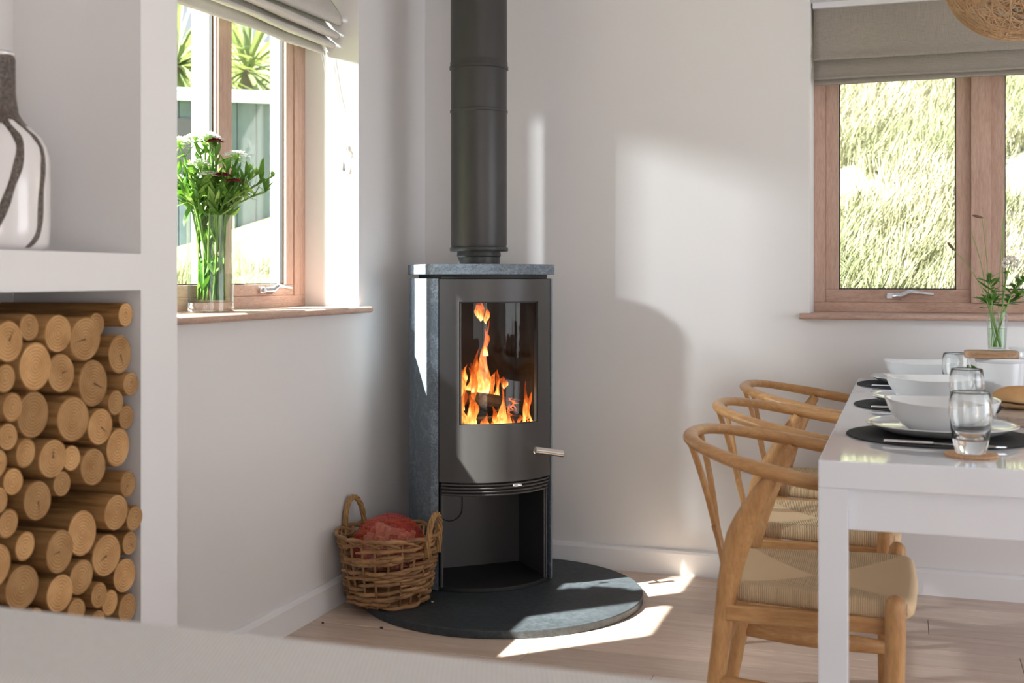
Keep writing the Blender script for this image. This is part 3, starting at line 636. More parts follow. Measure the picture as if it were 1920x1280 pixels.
for i, (ly, lz, lr) in enumerate(LOGS):
    lx = .352+random.uniform(-.012, .008)
    if i in (1,): lx -= .03
    n = 26; mb = MB(); lr -= .0004
    ph = random.random()*6; ns = [1-.035+.035*sin(2*2*pi*k/n+ph) for k in range(n)]
    ln = random.uniform(.30, .312)
    vs = []
    for (x, s) in ((-ln, .97), (-.15, .985), (-.003, 1), (0, .97)):
        vs += [(x, lr*s*ns[k]*cos(2*pi*k/n), lr*s*ns[k]*sin(2*pi*k/n)) for k in range(n)]
    fs = [(a*n+k, a*n+(k+1) % n, (a+1)*n+(k+1) % n, (a+1)*n+k) for a in range(3) for k in range(n)]+[list(range(n))[::-1]]
    mb.add(vs, fs); o = mb.obj('firewood_log', M['log'], smooth='auto', loc=(lx, ly, lz))
    cf = MB(); cf.add([(.0004, 0, 0)]+[(.0, lr*.97*ns[k]*cos(2*pi*k/n), lr*.97*ns[k]*sin(2*pi*k/n)) for k in range(n)], [(0, k+1, (k+1) % n+1) for k in range(n)])
    cf.obj('cut_face', M['cut'], o)
    if random.random() < .45:
        a = random.random()*2*pi; l = lr*random.uniform(.45, .8); wv = lr*.035
        c_ = [(.0012, l*t*cos(a)-s*wv*(1-t)*sin(a), l*t*sin(a)+s*wv*(1-t)*cos(a)) for t, s in ((0, -1), (.5, -1), (1, 0), (.5, 1), (0, 1))]
        MB().add(c_, [(0, 1, 2, 3, 4)]).obj('drying_crack', M['crack'], o)
    size = 'large' if lr > .036 else ('medium' if lr > .0262 else 'small')
    # neighbours name the place: how high it lies and how far from the pillar
    h_ = int((lz-.40)/.65*100); d_ = int((-2.317-ly)*100)
    hw = 'bottom' if lz < .47 else 'lower part' if lz < .58 else 'lower middle' if lz < .68 else 'middle' if lz < .78 else 'upper middle' if lz < .88 else 'upper part' if lz < .97 else 'top'
    o['_k'] = (size+'|'+hw); labels_used.setdefault(size+'|'+hw, []).append((ly, o))
    tag(o, None, 'log', 'firewood logs stacked in the alcove')
NUMW = ['nearest', 'second', 'third', 'fourth', 'fifth', 'sixth', 'seventh']
for key, lst in labels_used.items():
    size, hw = key.split('|'); lst.sort(key=lambda q: -q[0])
    for j, (ly, o) in enumerate(lst):
        wh = ('only ' if len(lst) == 1 else '')
        if len(lst) == 1: lb = '%s peeled firewood log, the only one this size at the %s of the stack' % (size, hw)
        else: lb = '%s peeled firewood log at the %s of the stack, %s from the right pillar' % (size, hw, NUMW[j])
        o['label'] = lb
        del o['_k']

# ================================================================== VASE ON THE SHELF
vz = thing('bottle_vase', 'white glazed bottle vase with brown drips running down from its neck', 'vase', (.205, -2.556, 1.1494))
prof = [(0, 0), (.080, 0), (.088, .004), (.094, .015), (.0955, .05), (.0955, .12), (.0945, .175), (.091, .195), (.080, .215), (.062, .232), (.046, .247), (.0375, .262), (.034, .285), (.0325, .33), (.0325, .365), (.034, .372), (.030, .374), (.028, .368), (.028, .25), (0, .24)]
def vr(z):
    for (r0, z0_), (r1, z1_) in zip(prof[1:-4], prof[2:-3]):
        if z0_ <= z <= z1_: return r0+(r1-r0)*(z-z0_)/(z1_-z0_+1e-9)
    return .0955
MB().lathe(prof, 56).obj('body', M['vase_white'], vz, smooth='auto')
nk = MB(); n = 56; zs = [.374, .36, .33, .30, .285, .27, .262, .252, .245, .24]; vs = []
for i, z in enumerate(zs):
    for k in range(n):
        a = 2*pi*k/n; zz_ = z
        if i == len(zs)-1: zz_ = z-.006*sin(a*5)-.004*sin(a*9+1)
        r_ = vr(zz_)+.0014*(1+.6*sin(a*3+z*90))
        vs.append((r_*cos(a), r_*sin(a), zz_))
nk.add(vs, [(i*n+k, i*n+(k+1) % n, (i+1)*n+(k+1) % n, (i+1)*n+k)[::-1] for i in range(len(zs)-1) for k in range(n)]); nk.obj('glazed_neck', M['drip'], vz, smooth=True)
def drip(a0, pts, w0):
    mb = MB(); P = spline([(a0+radians(da), z, 0) for da, z in pts], 8); m = len(P); vs = []
    for i, p in enumerate(P):
        wd = w0*(1+.12*sin(i*.45))*(1-.5*max(0, (i/m-.75))*2)
        for s in (-1, -.5, 0, .5, 1):
            r_ = vr(p[1])+.0003+.0024*(1-s*s)
            a = p[0]+s*wd/vr(p[1]); vs.append((r_*cos(a), r_*sin(a), p[1]))
    mb.add(vs, [(i*5+k, i*5+k+1, (i+1)*5+k+1, (i+1)*5+k) for i in range(m-1) for k in range(4)]); mb.obj('drip', M['drip'], vz, smooth=True)
va = atan2(-4.334+2.556, 1.825-.205)   # towards the room
drip(va+radians(10), [(0, .262), (6, .24), (14, .215), (16, .19), (12, .15), (4, .11), (-6, .06), (-16, .02)], .0085)
drip(va+radians(46), [(0, .250), (2, .235), (8, .215), (12, .19), (12, .15), (8, .11), (6, .06), (2, .03), (-10, .006)], .008)
drip(va+radians(-8), [(0, .25), (2, .22), (0, .19), (-3, .15), (-4, .13)], .0045)
drip(va+radians(-30), [(0, .26), (0, .22), (-4, .18), (-4, .12), (-6, .06)], .008)
drip(va+radians(-75), [(0, .26), (0, .22), (4, .18), (2, .10)], .008)
drip(va+radians(100), [(0, .26), (0, .22), (4, .18), (2, .10)], .008)
drip(va+radians(160), [(0, .26), (0, .22), (-4, .18), (2, .05)], .008)

# ================================================================== OUTDOORS
def hgt(x, y):
    fx = min(1, max(.62, (x+6)/6+.3))
    z = .48+.42*max(0, y-1.1)*fx+.05*max(0, -x-.4)
    return z+.10*noise.noise(Vector((x*.6, y*.6, 0)))*min(1, max(0, y-.8))+.03*noise.noise(Vector((x*2.5, y*2.5, 4)))
def terrain(name, xs, ys, mat, label):
    vs = [(x, y, hgt(x, y)) for y in ys for x in xs]; n = len(xs)
    fs = [(j*n+i, j*n+i+1, (j+1)*n+i+1, (j+1)*n+i) for j in range(len(ys)-1) for i in range(n-1)]
    o = MB().add(vs, fs).obj(name, mat, smooth=True); o['kind'] = 'structure'; o['label'] = label; return o
fr_ = lambda a, b, n: [a+(b-a)*i/n for i in range(n+1)]
terrain('ground_hillside', fr_(-.34, 14, 48), fr_(.34, 30, 90), M['sand'], 'sandy hillside behind the house')
terrain('ground_garden', fr_(-22, -.34, 60), fr_(-9, 30, 100), M['lawn'], 'garden ground left of the house')
def grass(name, x0, x1, y0, y1, n, seed, lmin, lmax, label, skip=None):
    rnd = random.Random(seed); vs = []; fs = []
    tufts = n//26
    for _ in range(tufts):
        tx, ty = rnd.uniform(x0, x1), y0+(y1-y0)*rnd.random()**1.25
        if noise.noise(Vector((tx*.9, ty*.9, 7))) < -.28: continue
        if skip and skip(tx, ty): continue
        tz = hgt(tx, ty)-.02; ll = rnd.uniform(lmin, lmax); wind = rnd.gauss(.5, .5)
        for _b in range(26):
            a = rnd.random()*2*pi; sp = rnd.random()*.9; L = ll*rnd.uniform(.6, 1.1); wd = .0024+.0016*rnd.random()
            bx_, by_ = tx+rnd.gauss(0, .03), ty+rnd.gauss(0, .03)
            dx, dy = cos(a)*sp+wind*.5, sin(a)*sp; nx, ny = -sin(a)*wd, cos(a)*wd
            k_ = len(vs)
            for t, w_ in ((0, 1), (.5, .9), (1, .15)):
                px_, py_, pz_ = bx_+dx*L*t*t*.7, by_+dy*L*t*t*.7, tz+L*(t-.42*sp*t*t)
                vs.append((px_-nx*w_, py_-ny*w_, pz_)); vs.append((px_+nx*w_, py_+ny*w_, pz_))
            fs += [(k_, k_+1, k_+3, k_+2), (k_+2, k_+3, k_+5, k_+4)]
    o = MB().add(vs, fs).obj(name, M['grass']); return tag(o, label, 'grass', kind='stuff')
grass('dune_grass', .2, 5.2, 1.3, 9.0, 150000, 3, .22, .42, 'pale dune grass on the slope beyond the window beside the table')
grass('garden_grass', -8, -1.2, 2.0, 8.5, 30000, 5, .15, .30, 'green and straw grass beyond the window with the flower vase', lambda x, y: -4.9 < x < -2.3 and 2.6 < y < 4.9)
# shed
sh = thing('garden_shed', 'blue grey boarded garden shed beyond the window with the flower vase', 'shed', (-3.15, 3.98, hgt(-3.2, 3.8)-.15), radians(33.4))
for i in range(14):
    x = -1.05+i*.15
    MB().box(x+.003, x+.147, -.02, 0, 0, 1.17).obj('board', M['shed'], sh, bevel=.004, seg=1)
MB().box(-1.05, 1.05, 0, 1.5, 0, 1.16).obj('shed_body', M['shed'], sh)
MB().box(-.80, -.40, -.035, -.018, .66, 1.02).obj('window', M['dark_glass'], sh)
rf = MB(); rf.prism([(-1.2, -.16), (1.2, -.16), (1.2, 1.6), (-1.2, 1.6)], 1.17, 1.22); ro = rf.obj('roof', M['shed_roof'], sh)
for v_ in ro.data.vertices:
    if v_.co.y > 1: v_.co.z += .30
for i in range(10):
    MB().box(-1.2+i*.24, -1.188+i*.24, -.165, -.15, 1.15, 1.23).obj('roof_batten', M['clad'], sh)
MB().box(-1.2, 1.2, -.19, -.165, 1.14, 1.20).obj('fascia', M['clad'], sh)
# palms
def palm(x, y, crown, R_, nl, label, seed):
    rnd = random.Random(seed); g = hgt(x, y); p = thing('palm_tree', label, 'palm', (x, y, g-.1))
    h = crown-g+.1
    MB().tube([(0, 0, 0), (.02, 0, h*.5), (0, .02, h)], [.09, .075, .07], 10).obj('trunk', M['bark'], p, smooth='auto')
    for i in range(nl):
        a = rnd.random()*2*pi; e = rnd.uniform(-.7, 1.35); L = R_*rnd.uniform(.8, 1.1); wd = .030
        P = []
        for k_ in range(6):
            t = k_/5; P.append(Vector((cos(a)*cos(e)*L*t, sin(a)*cos(e)*L*t, h+sin(e)*L*t-.38*L*t*t)))
        vs = []; sd_ = Vector((-sin(a), cos(a), 0))
        for k_, q in enumerate(P):
            w_ = wd*(sin(pi*min(1, .25+k_/5*.75)))+.001
            vs += [q-sd_*w_, q+Vector((0, 0, -.012)), q+sd_*w_]
        MB().add(vs, [(k_*3+j, k_*3+j+1, k_*3+j+4, k_*3+j+3) for k_ in range(5) for j in (0, 1)]).obj('leaf', M['palmleaf'], p, smooth=True)
palm(-5.05, 5.60, 3.2, 1.35, 70, 'spiky palm with drooping leaves seen through the left pane beside the vase', 1)
palm(-4.95, 6.80, 3.35, 1.30, 65, 'spiky palm seen through the pane right of the wooden mullion', 2)

# ================================================================== SOFA (foreground)
so = thing('sofa', 'light grey ribbed fabric sofa with its back towards the stove', 'sofa', (1.07, -3.62, 0))
mb = MB().box(-.67, .75, .14, .37, .12, .7345); mb.obj('backrest', M['sofa'], so, bevel=.035, seg=5)
MB().box(-.67, .75, -.45, .14, .12, .42).obj('seat_cushion', M['sofa'], so, bevel=.04, seg=4)
for sx in (-.62, .70):
    for sy in (-.40, .32): MB().tube([(sx, sy, 0), (sx, sy, .13)], [.014, .02], 10).obj('leg', M['chairwood'], so, smooth='auto')

# ================================================================== DINING TABLE
TX, TY0, TY1, TZ = 1.663, -2.008, -.05, .75
tb = thing('dining_table', 'long white gloss dining table laid with plates and bowls', 'table', (2.2, -1.03, 0))
lx = lambda x: x-2.2
ly_ = lambda y: y+1.03
MB().box(lx(TX), lx(2.72), ly_(TY0), ly_(TY1), .697, TZ).obj('tabletop', M['white_gloss'], tb, bevel=.0025)
MB().box(lx(TX+.006), lx(2.714), ly_(-1.034), ly_(-1.030), .7, TZ+.0004).obj('leaf_joint', M['gasket'], tb) if 0 else None
for (a, b_) in ((TX, TY0), (2.664, TY0), (TX, TY1-.056), (2.664, TY1-.056)):
    MB().box(lx(a), lx(a+.056), ly_(b_), ly_(b_+.056), 0, .697).obj('leg', M['white_gloss'], tb, bevel=.002)
MB().box(lx(TX+.056), lx(2.664), ly_(TY0+.012), ly_(TY0+.034), .618, .697).obj('apron', M['white_gloss'], tb, bevel=.001)
MB().box(lx(TX+.056), lx(2.664), ly_(TY1-.034), ly_(TY1-.012), .618, .697).obj('apron', M['white_gloss'], tb, bevel=.001)
MB().box(lx(TX+.066), lx(TX+.086), ly_(TY0+.056), ly_(TY1-.056), .640, .697).obj('apron', M['white_gloss'], tb, bevel=.001)
MB().box(lx(2.67), lx(2.69), ly_(TY0+.056), ly_(TY1-.056), .640, .697).obj('apron', M['white_gloss'], tb, bevel=.001)

# ------------------------------------------------------------------ place settings
def ell(n, a, b, p=2.0):
    out = []
    for k in range(n):
        t = 2*pi*k/n; c, s = cos(t), sin(t)
        out.append((a*abs(c)**(2/p)*(1 if c >= 0 else -1), b*abs(s)**(2/p)*(1 if s >= 0 else -1)))
    return out
def dish(prof, n=64, p=2.0, warp=None):
    """prof: (radius, z) rings from the centre of the underside, over the rim, to the centre inside"""
    mb = MB(); vs = []
    base = ell(n, 1, 1, p)
    for r, z in prof:
        for k, (x, y) in enumerate(base):
            w_ = warp(2*pi*k/n, r, z) if warp else 0
            vs.append((x*r, y*r, z+w_))
    m = len(prof)
    fs = [(i*n+k, i*n+(k+1) % n, (i+1)*n+(k+1) % n, (i+1)*n+k) for i in range(m-1) for k in range(n)]
    return mb.add(vs, fs)
def place_mat():
    m_ = MB().prism(ell(56, .2, .2), 0, .003).obj('placemat', M['mat_black'], bevel=.001, seg=1); return m_
plate_prof = [(0, .002), (.085, 0), (.10, .001), (.125, .006), (.148, .016), (.158, .0225), (.1605, .0235), (.161, .022), (.1585, .0245), (.153, .0205), (.14, .0135), (.12, .008), (.08, .0065), (0, .0065)]
bowl_prof = [(0, .002), (.064, 0), (.070, .002), (.086, .012), (.100, .027), (.111, .044), (.119, .063), (.1205, .0665), (.1212, .068), (.1195, .0685), (.116, .063), (.107, .044), (.095, .028), (.078, .015), (.055, .009), (0, .008)]
tumbler_prof = [(0, 0), (.026, 0), (.029, .003), (.0325, .02), (.038, .05), (.0415, .075), (.0405, .098), (.0375, .118), (.0368, .1205), (.0358, .118), (.0388, .098), (.0398, .075), (.036, .05), (.029, .030), (.018, .026), (0, .025)]
def knife():
    k_ = thing('table_knife', 'x', 'knife')
    MB().box(-.12, -.02, -.0055, .0055, 0, .006).obj('knife_handle', M['steel'], k_, bevel=.002)
    MB().prism([(-.02, -.005), (.10, -.007), (.118, -.002), (.12, .004), (-.02, .005)], .0018, .0038).obj('blade', M['steel'], k_)
    return k_
wh = [('nearest the camera', 'nearest'), ('in the middle', 'middle'), ('farthest, by the back wall', 'farthest')]
kp = knife(); first = True
for i, (px_, py_) in enumerate([(1.895, -1.570), (1.885, -.925), (1.868, -.275)]):
    q = wh[i]
    o = place_mat(); o.location = (px_, py_-.01, TZ+.0004); tag(o, 'round black placemat, the one %s' % q[0], 'placemat', 'black placemats on the table')
    o = dish(plate_prof).obj('plate', M['porcelain'], smooth=True, loc=(px_+.003, py_+.015, TZ+.0040)); tag(o, 'round white coupe plate under a bowl, the one %s' % q[0], 'plate', 'white plates on the placemats')
    o = dish(bowl_prof, p=2.35, warp=lambda t, r, z: .004*cos(2*t)*max(0, z-.03)/.037).obj('bowl', M['porcelain'], smooth=True, loc=(px_+.003, py_+.017, TZ+.0112)); tag(o, 'white bowl standing on a plate, the one %s' % q[0], 'bowl', 'white bowls on the plates'); o.rotation_euler = (0, 0, radians(10))
    k_ = kp if i == 0 else copy_tree(kp)
    k_['label'] = 'steel table knife lying on the %s black placemat' % q[1]; k_['group'] = 'table knives'
    k_.location = (px_+(.003 if i == 0 else -.03), py_-.178+(.0 if i == 0 else .03), TZ+.0042); k_.rotation_euler = (0, 0, radians(-6))
    cxy = [(1.945, -1.862), (1.966, -1.235), (1.966, -.595)][i]
    o = MB().prism(ell(40, .051, .051), 0, .005).obj('coaster', M['cork'], bevel=.0015, seg=2, loc=(cxy[0], cxy[1], TZ+.0004)); tag(o, 'round cork coaster under the %s tumbler' % q[1], 'coaster', 'cork coasters')
    o = dish(tumbler_prof, 48).obj('tumbler', M['glass'], smooth=True, loc=(cxy[0]-.001, cxy[1], TZ+.0062)); tag(o, 'clear barrel shaped drinking glass, the one %s' % q[0], 'glass', 'clear tumblers')

# ------------------------------------------------------------------ centre of the table
pts = ell(24, .16, .17, 6)
bdo = MB().prism(pts, 0, .023).obj('bread_board', M['board_pale'], bevel=.004, seg=3, loc=(2.205, -1.20, TZ+.0004)); bdo.rotation_euler = (0, 0, radians(-10))
tag(bdo, 'pale rectangular wooden board under the bread roll', 'board')
def roll(name, loc, s, label, seed):
    n, m = 36, 16; vs = []
    for j in range(m+1):
        ph_ = -pi/2+pi*j/m; z = sin(ph_); r_ = cos(ph_)**.75 if cos(ph_) > 0 else 0
        z = (z*.030+.027) if z > 0 else (z*.027+.027)
        pinch = 1-.05*max(0, 1-abs(z-.017)/.004)
        for k in range(n):
            a = 2*pi*k/n; nn = 1+.06*noise.noise(Vector((cos(a)*1.5+seed, sin(a)*1.5, z*20)))
            vs.append((r_*.072*pinch*nn*cos(a)*s, r_*.060*pinch*nn*sin(a)*s, z*s))
    o = MB().add(vs, [(j*n+k, j*n+(k+1) % n, (j+1)*n+(k+1) % n, (j+1)*n+k) for j in range(m) for k in range(n)]).obj(name, M['bread'], smooth=True, loc=loc)
    return tag(o, label, 'bread')
br_ = roll('bread_roll', (2.098, -1.155, TZ+.0236), 1.0, 'golden split bread roll on the pale wooden board', 1)
MB().tube([(.0705*cos(a)*1.0, .0590*sin(a), .0185+.0015*sin(a*5)) for a in [-2.9+2.4*i/24 for i in range(25)]], [.0004+.0022*sin(pi*i/24) for i in range(25)], 6).obj('split', M['crack'], br_, smooth=True)
bk = thing('bread_knife', 'knife with a blue reflecting blade lying on the pale bread board', 'knife', (2.17, -1.29, TZ+.0238), radians(12))
MB().prism([(-.075, -.012), (.05, -.014), (.05, .010), (-.06, .010)], .0, .002).obj('blade', M['steel'], bk); MB().box(.05, .14, -.008, .008, 0, .010).obj('knife_handle', M['mill'], bk, bevel=.003)
# pot with a board and the small vase on it
pot = thing('serving_pot', 'tall white round ceramic pot standing behind the bread', 'pot', (2.075, -.765, TZ+.0004))
MB().lathe([(0, 0), (.050, 0), (.055, .004), (.060, .05), (.063, .10), (.064, .112), (.0675, .116), (.0685, .122), (.0665, .1255), (.062, .122), (.058, .10), (.052, .012), (0, .01)], 48).obj('pot_body', M['porcelain'], pot, smooth='auto')
MB().tube(spline([(.062, 0, .095), (.080, 0, .098), (.084, 0, .108), (.066, 0, .112)], 5), .005, 8).obj('pot_handle', M['porcelain'], pot, smooth='auto')
o = MB().prism(ell(28, .072, .058, 3.2), 0, .019).obj('small_board', M['board'], bevel=.003, loc=(2.050, -.775, TZ+.1264)); tag(o, 'small brown wooden board lying on top of the white pot', 'board')
pk = thing('paring_knife', 'small knife lying across the white pot beside the brown board', 'knife', (2.128, -.81, TZ+.1262), radians(15))
MB().prism([(-.012, -.004), (.03, -.005), (.03, .004)], 0, .0015).obj('blade', M['steel'], pk)
# jug at the far end
jg = thing('white_jug', 'white bowl shaped jug at the far end of the table', 'jug', (2.205, -.19, TZ+.0004))
MB().lathe([(0, 0), (.045, 0), (.05, .01), (.064, .06), (.066, .09), (.060, .112), (.066, .122), (.064, .123), (.057, .112), (.062, .09), (.06, .06), (.045, .012), (0, .01)], 44).obj('jug_body', M['porcelain'], jg, smooth='auto')
MB().tube(spline([(.06, 0, .10), (.09, 0, .10), (.095, 0, .06), (.062, 0, .04)], 6), .006, 8).obj('handle', M['porcelain'], jg, smooth='auto')
pm = thing('pepper_mill', 'glossy black pepper mill at the edge behind the bread roll', 'mill', (2.168, -.945, TZ+.0004))
MB().lathe([(0, 0), (.024, 0), (.0255, .004), (.0225, .015), (.019, .04), (.0175, .07), (.0175, .112), (.0185, .118), (0, .118)], 32).obj('mill_body', M['mill'], pm, smooth='auto')
MB().lathe([(0, .118), (.013, .118), (.016, .124), (.0195, .135), (.0185, .148), (.012, .157), (0, .160)], 32).obj('mill_head', M['mill'], pm, smooth='auto')
# succulent in a ramekin
rk = thing('succulent_pot', 'little white pot with a green rosette plant behind the tumblers', 'plant', (2.012, -.50, TZ+.0004))
MB().lathe([(0, 0), (.030, 0), (.036, .055), (.038, .058), (.035, .058), (.03, .045), (0, .045)], 32).obj('pot', M['porcelain'], rk, smooth='auto')
def leafmesh(L, wd, curl=.3, n=6, fold=.25):
    vs = []
    for i in range(n+1):
        t = i/n; w_ = wd*sin(pi*min(1, .08+t*.92))**.8+.0004; z = curl*L*(t-t*t*1.5)
        vs += [(L*t, -w_, z+fold*w_), (L*t, 0, z), (L*t, w_, z+fold*w_)]
    return vs, [(i*3+j, i*3+j+1, (i+1)*3+j+1, (i+1)*3+j) for i in range(n) for j in (0, 1)]
def add_leaf(mb, base, az, el, L, wd, curl=.2, roll_=0):
    vs, fs = leafmesh(L, wd, curl)
    Mx = Matrix.Translation(base) @ Matrix.Rotation(az, 4, 'Z') @ Matrix.Rotation(-el, 4, 'Y') @ Matrix.Rotation(roll_, 4, 'X')
    mb.add([Mx @ Vector(v) for v in vs], fs)
for i in range(16):
    mb = MB(); add_leaf(mb, (0, 0, .046), i*2.4, .25+i*.07, .045, .012, .3); mb.obj('leaf', M['leaf'], rk, smooth=True)

# small vase with meadow flowers
vx, vy, vzz = 2.066, -.765, TZ+.1459
gv = thing('glass_vase', 'narrow clear glass with water holding meadow stems on the brown board', 'vase', (vx, vy, vzz))
MB().lathe([(0, 0), (.022, 0), (.0235, .002), (.0285, .108), (.0278, .108), (.0228, .006), (0, .006)], 36).obj('glass_body', M['thin_glass'], gv, smooth='auto')
MB().lathe([(0, .0065), (.0222, .0065), (.0248, .062), (0, .062)], 36).obj('water', M['water_thin'], gv, smooth='auto')
def stem_path(base, mouth, head, n=6): return spline([base, mouth, ((mouth[0]*.55+head[0]*.45), (mouth[1]*.55+head[1]*.45), mouth[2]*.45+head[2]*.55+.01), head], n)
Rv = Vector((cos(YAW), sin(YAW), 0)); Dv = Vector((-sin(YAW), cos(YAW), 0))
def at(c, lat, dep, z): return tuple(Vector((c[0], c[1], 0))+Rv*lat+Dv*dep+Vector((0, 0, z)))
def lp(px, py, cpx, k_): return ((px-cpx)*k_, 1.1+(521-py)*k_)   # photo offsets used once to read off the bouquet's layout
def stem_thing(name, label, cat, group, c, z0, zr, lat, z, dep, rs, mat, rm, seed):
    rnd = random.Random(seed); o = thing(name, label, cat, (0, 0, 0), 0, group)
    q = rnd.random()*2*pi; rb = rm[1]*.82*sqrt(rnd.random()); b = at(c, rb*cos(q), rb*sin(q), z0)
    lm = max(-rm[1], min(rm[1], lat*.5+rnd.uniform(-.45, .45)*rm[1])); dm = max(-rm[1], min(rm[1], dep*.6+rnd.uniform(-.5, .5)*rm[1]))
    k_ = max(1, sqrt(lm*lm+dm*dm)/rm[1]); m_ = at(c, lm/k_, dm/k_, zr)
    h = at(c, lat, dep, z); P = stem_path(b, m_, h)
    MB().tube(P, [rs]*(len(P)-3)+[rs*.85]*3, 6).obj('stem', mat, o, smooth=True); return o, P, Vector(h)
ORD = ['leftmost', 'second from the left', 'third from the left', 'fourth from the left', 'fifth from the left', 'sixth from the left', 'seventh from the left', 'eighth from the left', 'ninth from the left', 'tenth from the left', 'eleventh from the left', 'twelfth from the left', 'thirteenth from the left', 'rightmost']
def ordlabel(items, fmt):
    items.sort(key=lambda t: t[0])
    for i, (k_, o) in enumerate(items): o['label'] = fmt % ('rightmost' if i == len(items)-1 else ORD[i])
K = .0015
sm_items = {}
for j, (px_, py_, dep, kind) in enumerate([(1785, 468, .0, 'p'), (1843, 407, .02, 'p'), (1824, 430, .03, 'g'), (1882, 395, .01, 'g'), (1888, 380, .03, 'g'), (1888, 494, -.01, 'a'), (1846, 520, -.02, 'c'), (1915, 525, .0, 'c'), (1935, 548, .02, 'c'), (1858, 560, .03, 'c'), (1893, 512, .03, 'b')]):
    lat, z = lp(px_, py_, 1866, K)
    nm, lb, ct, gp = {'p': ('plantain_stem', 'plantain stem with a brown seed head, %s' % ('leaning left across the window frame' if px_ < 1800 else 'standing tall over the window mullion'), 'flower', None),
        'g': ('grass_stem', 'thin bare grass stem rising from the small glass vase', 'grass', 'grass stems in the small vase'),
        'a': ('allium_stem', 'pale round faded flower head in the small glass vase', 'flower', None),
        'c': ('leafy_stem', 'leafy green stem with a bud in the small glass vase', 'flower', 'leafy stems in the small vase'),
        'b': ('bud_stem', 'thin stem with one dark leaf bud beside the pale flower head', 'flower', None)}[kind]
    o, P, H = stem_thing(nm, lb, ct, gp, (vx, vy), vzz+.01, vzz+.105, lat, z, dep, .0011 if kind in 'pgb' else .0020, M['stem'], (1, .020), 40+j)
    sm_items.setdefault(kind, []).append((lat, o))
    rnd = random.Random(j)
    if kind == 'p':
        d = (Vector(P[-1])-Vector(P[-4])).normalized()
        if px_ > 1800: d = Vector((-Rv.x, -Rv.y, .25)).normalized()
        MB().tube([H-d*.004, H+d*.004, H+d*.014, H+d*.024, H+d*.028], [.001, .0035, .0042, .003, .001], 10).obj('seed_head', M['seedhead'], o, smooth=True)
    if kind == 'a':
        mb = MB()
        for i in range(26):
            a = i*2.4; e = -.5+1.9*i/26; d = Vector((cos(a)*cos(e), sin(a)*cos(e), sin(e))); q = H+d*.019
            mb.tube([H, q], .0004, 4); mb.tube([q-d*.003, q, q+d*.003, q+d*.005], [.001, .0035, .0042, .001], 7)
        mb.obj('flower_head', M['allium'], o, smooth=True)
    if kind in 'cb':
        mb = MB()
        for i in range(22 if kind == 'c' else 3):
            t = rnd.uniform(.45, 1) if kind == 'c' else 1
            q = P[int(t*(len(P)-1))]; add_leaf(mb, q, rnd.random()*6.3, rnd.uniform(-.2, .8), rnd.uniform(.022, .05) if kind == 'c' else .012, .0055, rnd.uniform(-.3, .4), rnd.uniform(-.5, .5))
        mb.obj('leaves', M['leaf'], o, smooth=True)
        if kind == 'c':
            mb = MB()
            for i in range(22):
                a = i*2.4; e = .1+1.3*i/22; add_leaf(mb, H, a, e, .016, .0022, .1)
            mb.obj('bud', M['stem'], o, smooth=True)

ordlabel(sm_items['g'], 'thin bare grass stem in the small glass vase, %s of three')
ordlabel(sm_items['c'], 'leafy green stem with a bud in the small glass vase, %s')

# ================================================================== BIG FLOWER VASE ON THE LEFT SILL
fx_, fy_, fz_ = -.134, -1.317, 1.0005
fv = thing('flower_vase', 'tall clear glass cylinder vase half full of water on the left window sill', 'vase', (fx_, fy_, fz_))
MB().lathe([(0, 0), (.067, 0), (.069, .002), (.069, .284), (.0682, .286), (.0658, .284), (.0658, .028), (0, .028)], 56).obj('glass_body', M['thin_glass'], fv, smooth='auto')
MB().lathe([(0, .001), (.0665, .001), (.0665, .0265), (0, .0265)], 56).obj('thick_base', M['glass'], fv, smooth='auto')
MB().lathe([(0, .0285), (.0654, .0285), (.0654, .112), (0, .112)], 56).obj('water', M['water_thin'], fv, smooth='auto')
K = .00158
heads = [(342, 268, -.02, 'w'), (368, 258, .01, 'w'), (388, 256, .0, 'w'), (400, 264, -.03, 'w'), (443, 292, .01, 'w'), (385, 312, -.05, 'w'), (403, 334, -.06, 'w'), (326, 335, .0, 'w'),
         (412, 268, -.05, 'r'), (428, 332, -.06, 'r'), (448, 342, -.055, 'r'),
         (428, 300, .0, 'n'), (468, 308, .02, 'n'), (484, 318, .0, 'n'), (512, 322, .01, 'n'), (470, 350, -.04, 'n'), (455, 362, -.05, 'n'), (376, 318, -.04, 'n'), (430, 362, -.06, 'n'), (350, 300, .03, 'n'), (308, 300, .02, 'n'), (306, 345, -.02, 'n'), (396, 290, .04, 'n')]
heads += [(360, 372, -.05, 'l'), (384, 352, -.07, 'l'), (415, 380, -.06, 'l'), (340, 352, .0, 'l'), (440, 372, .0, 'l'), (398, 330, .03, 'l'), (362, 330, -.03, 'l'), (500, 352, .0, 'l'), (326, 300, -.03, 'l')]
gname = {'w': ('sweet_william', 'white sweet william flower in the sill vase, %s', 'flower', 'white flowers in the sill vase'),
         'r': ('sweet_william', 'crimson sweet william flower in the sill vase, %s of three', 'flower', 'crimson flowers in the sill vase'),
         'n': ('green_bud_stem', 'spiky green unopened bud in the sill vase, %s', 'flower', 'green buds in the sill vase'),
         'l': ('leafy_stem', 'flowerless leafy stem in the sill vase, %s', 'foliage', 'leafy stems in the sill vase')}
big_items = {}
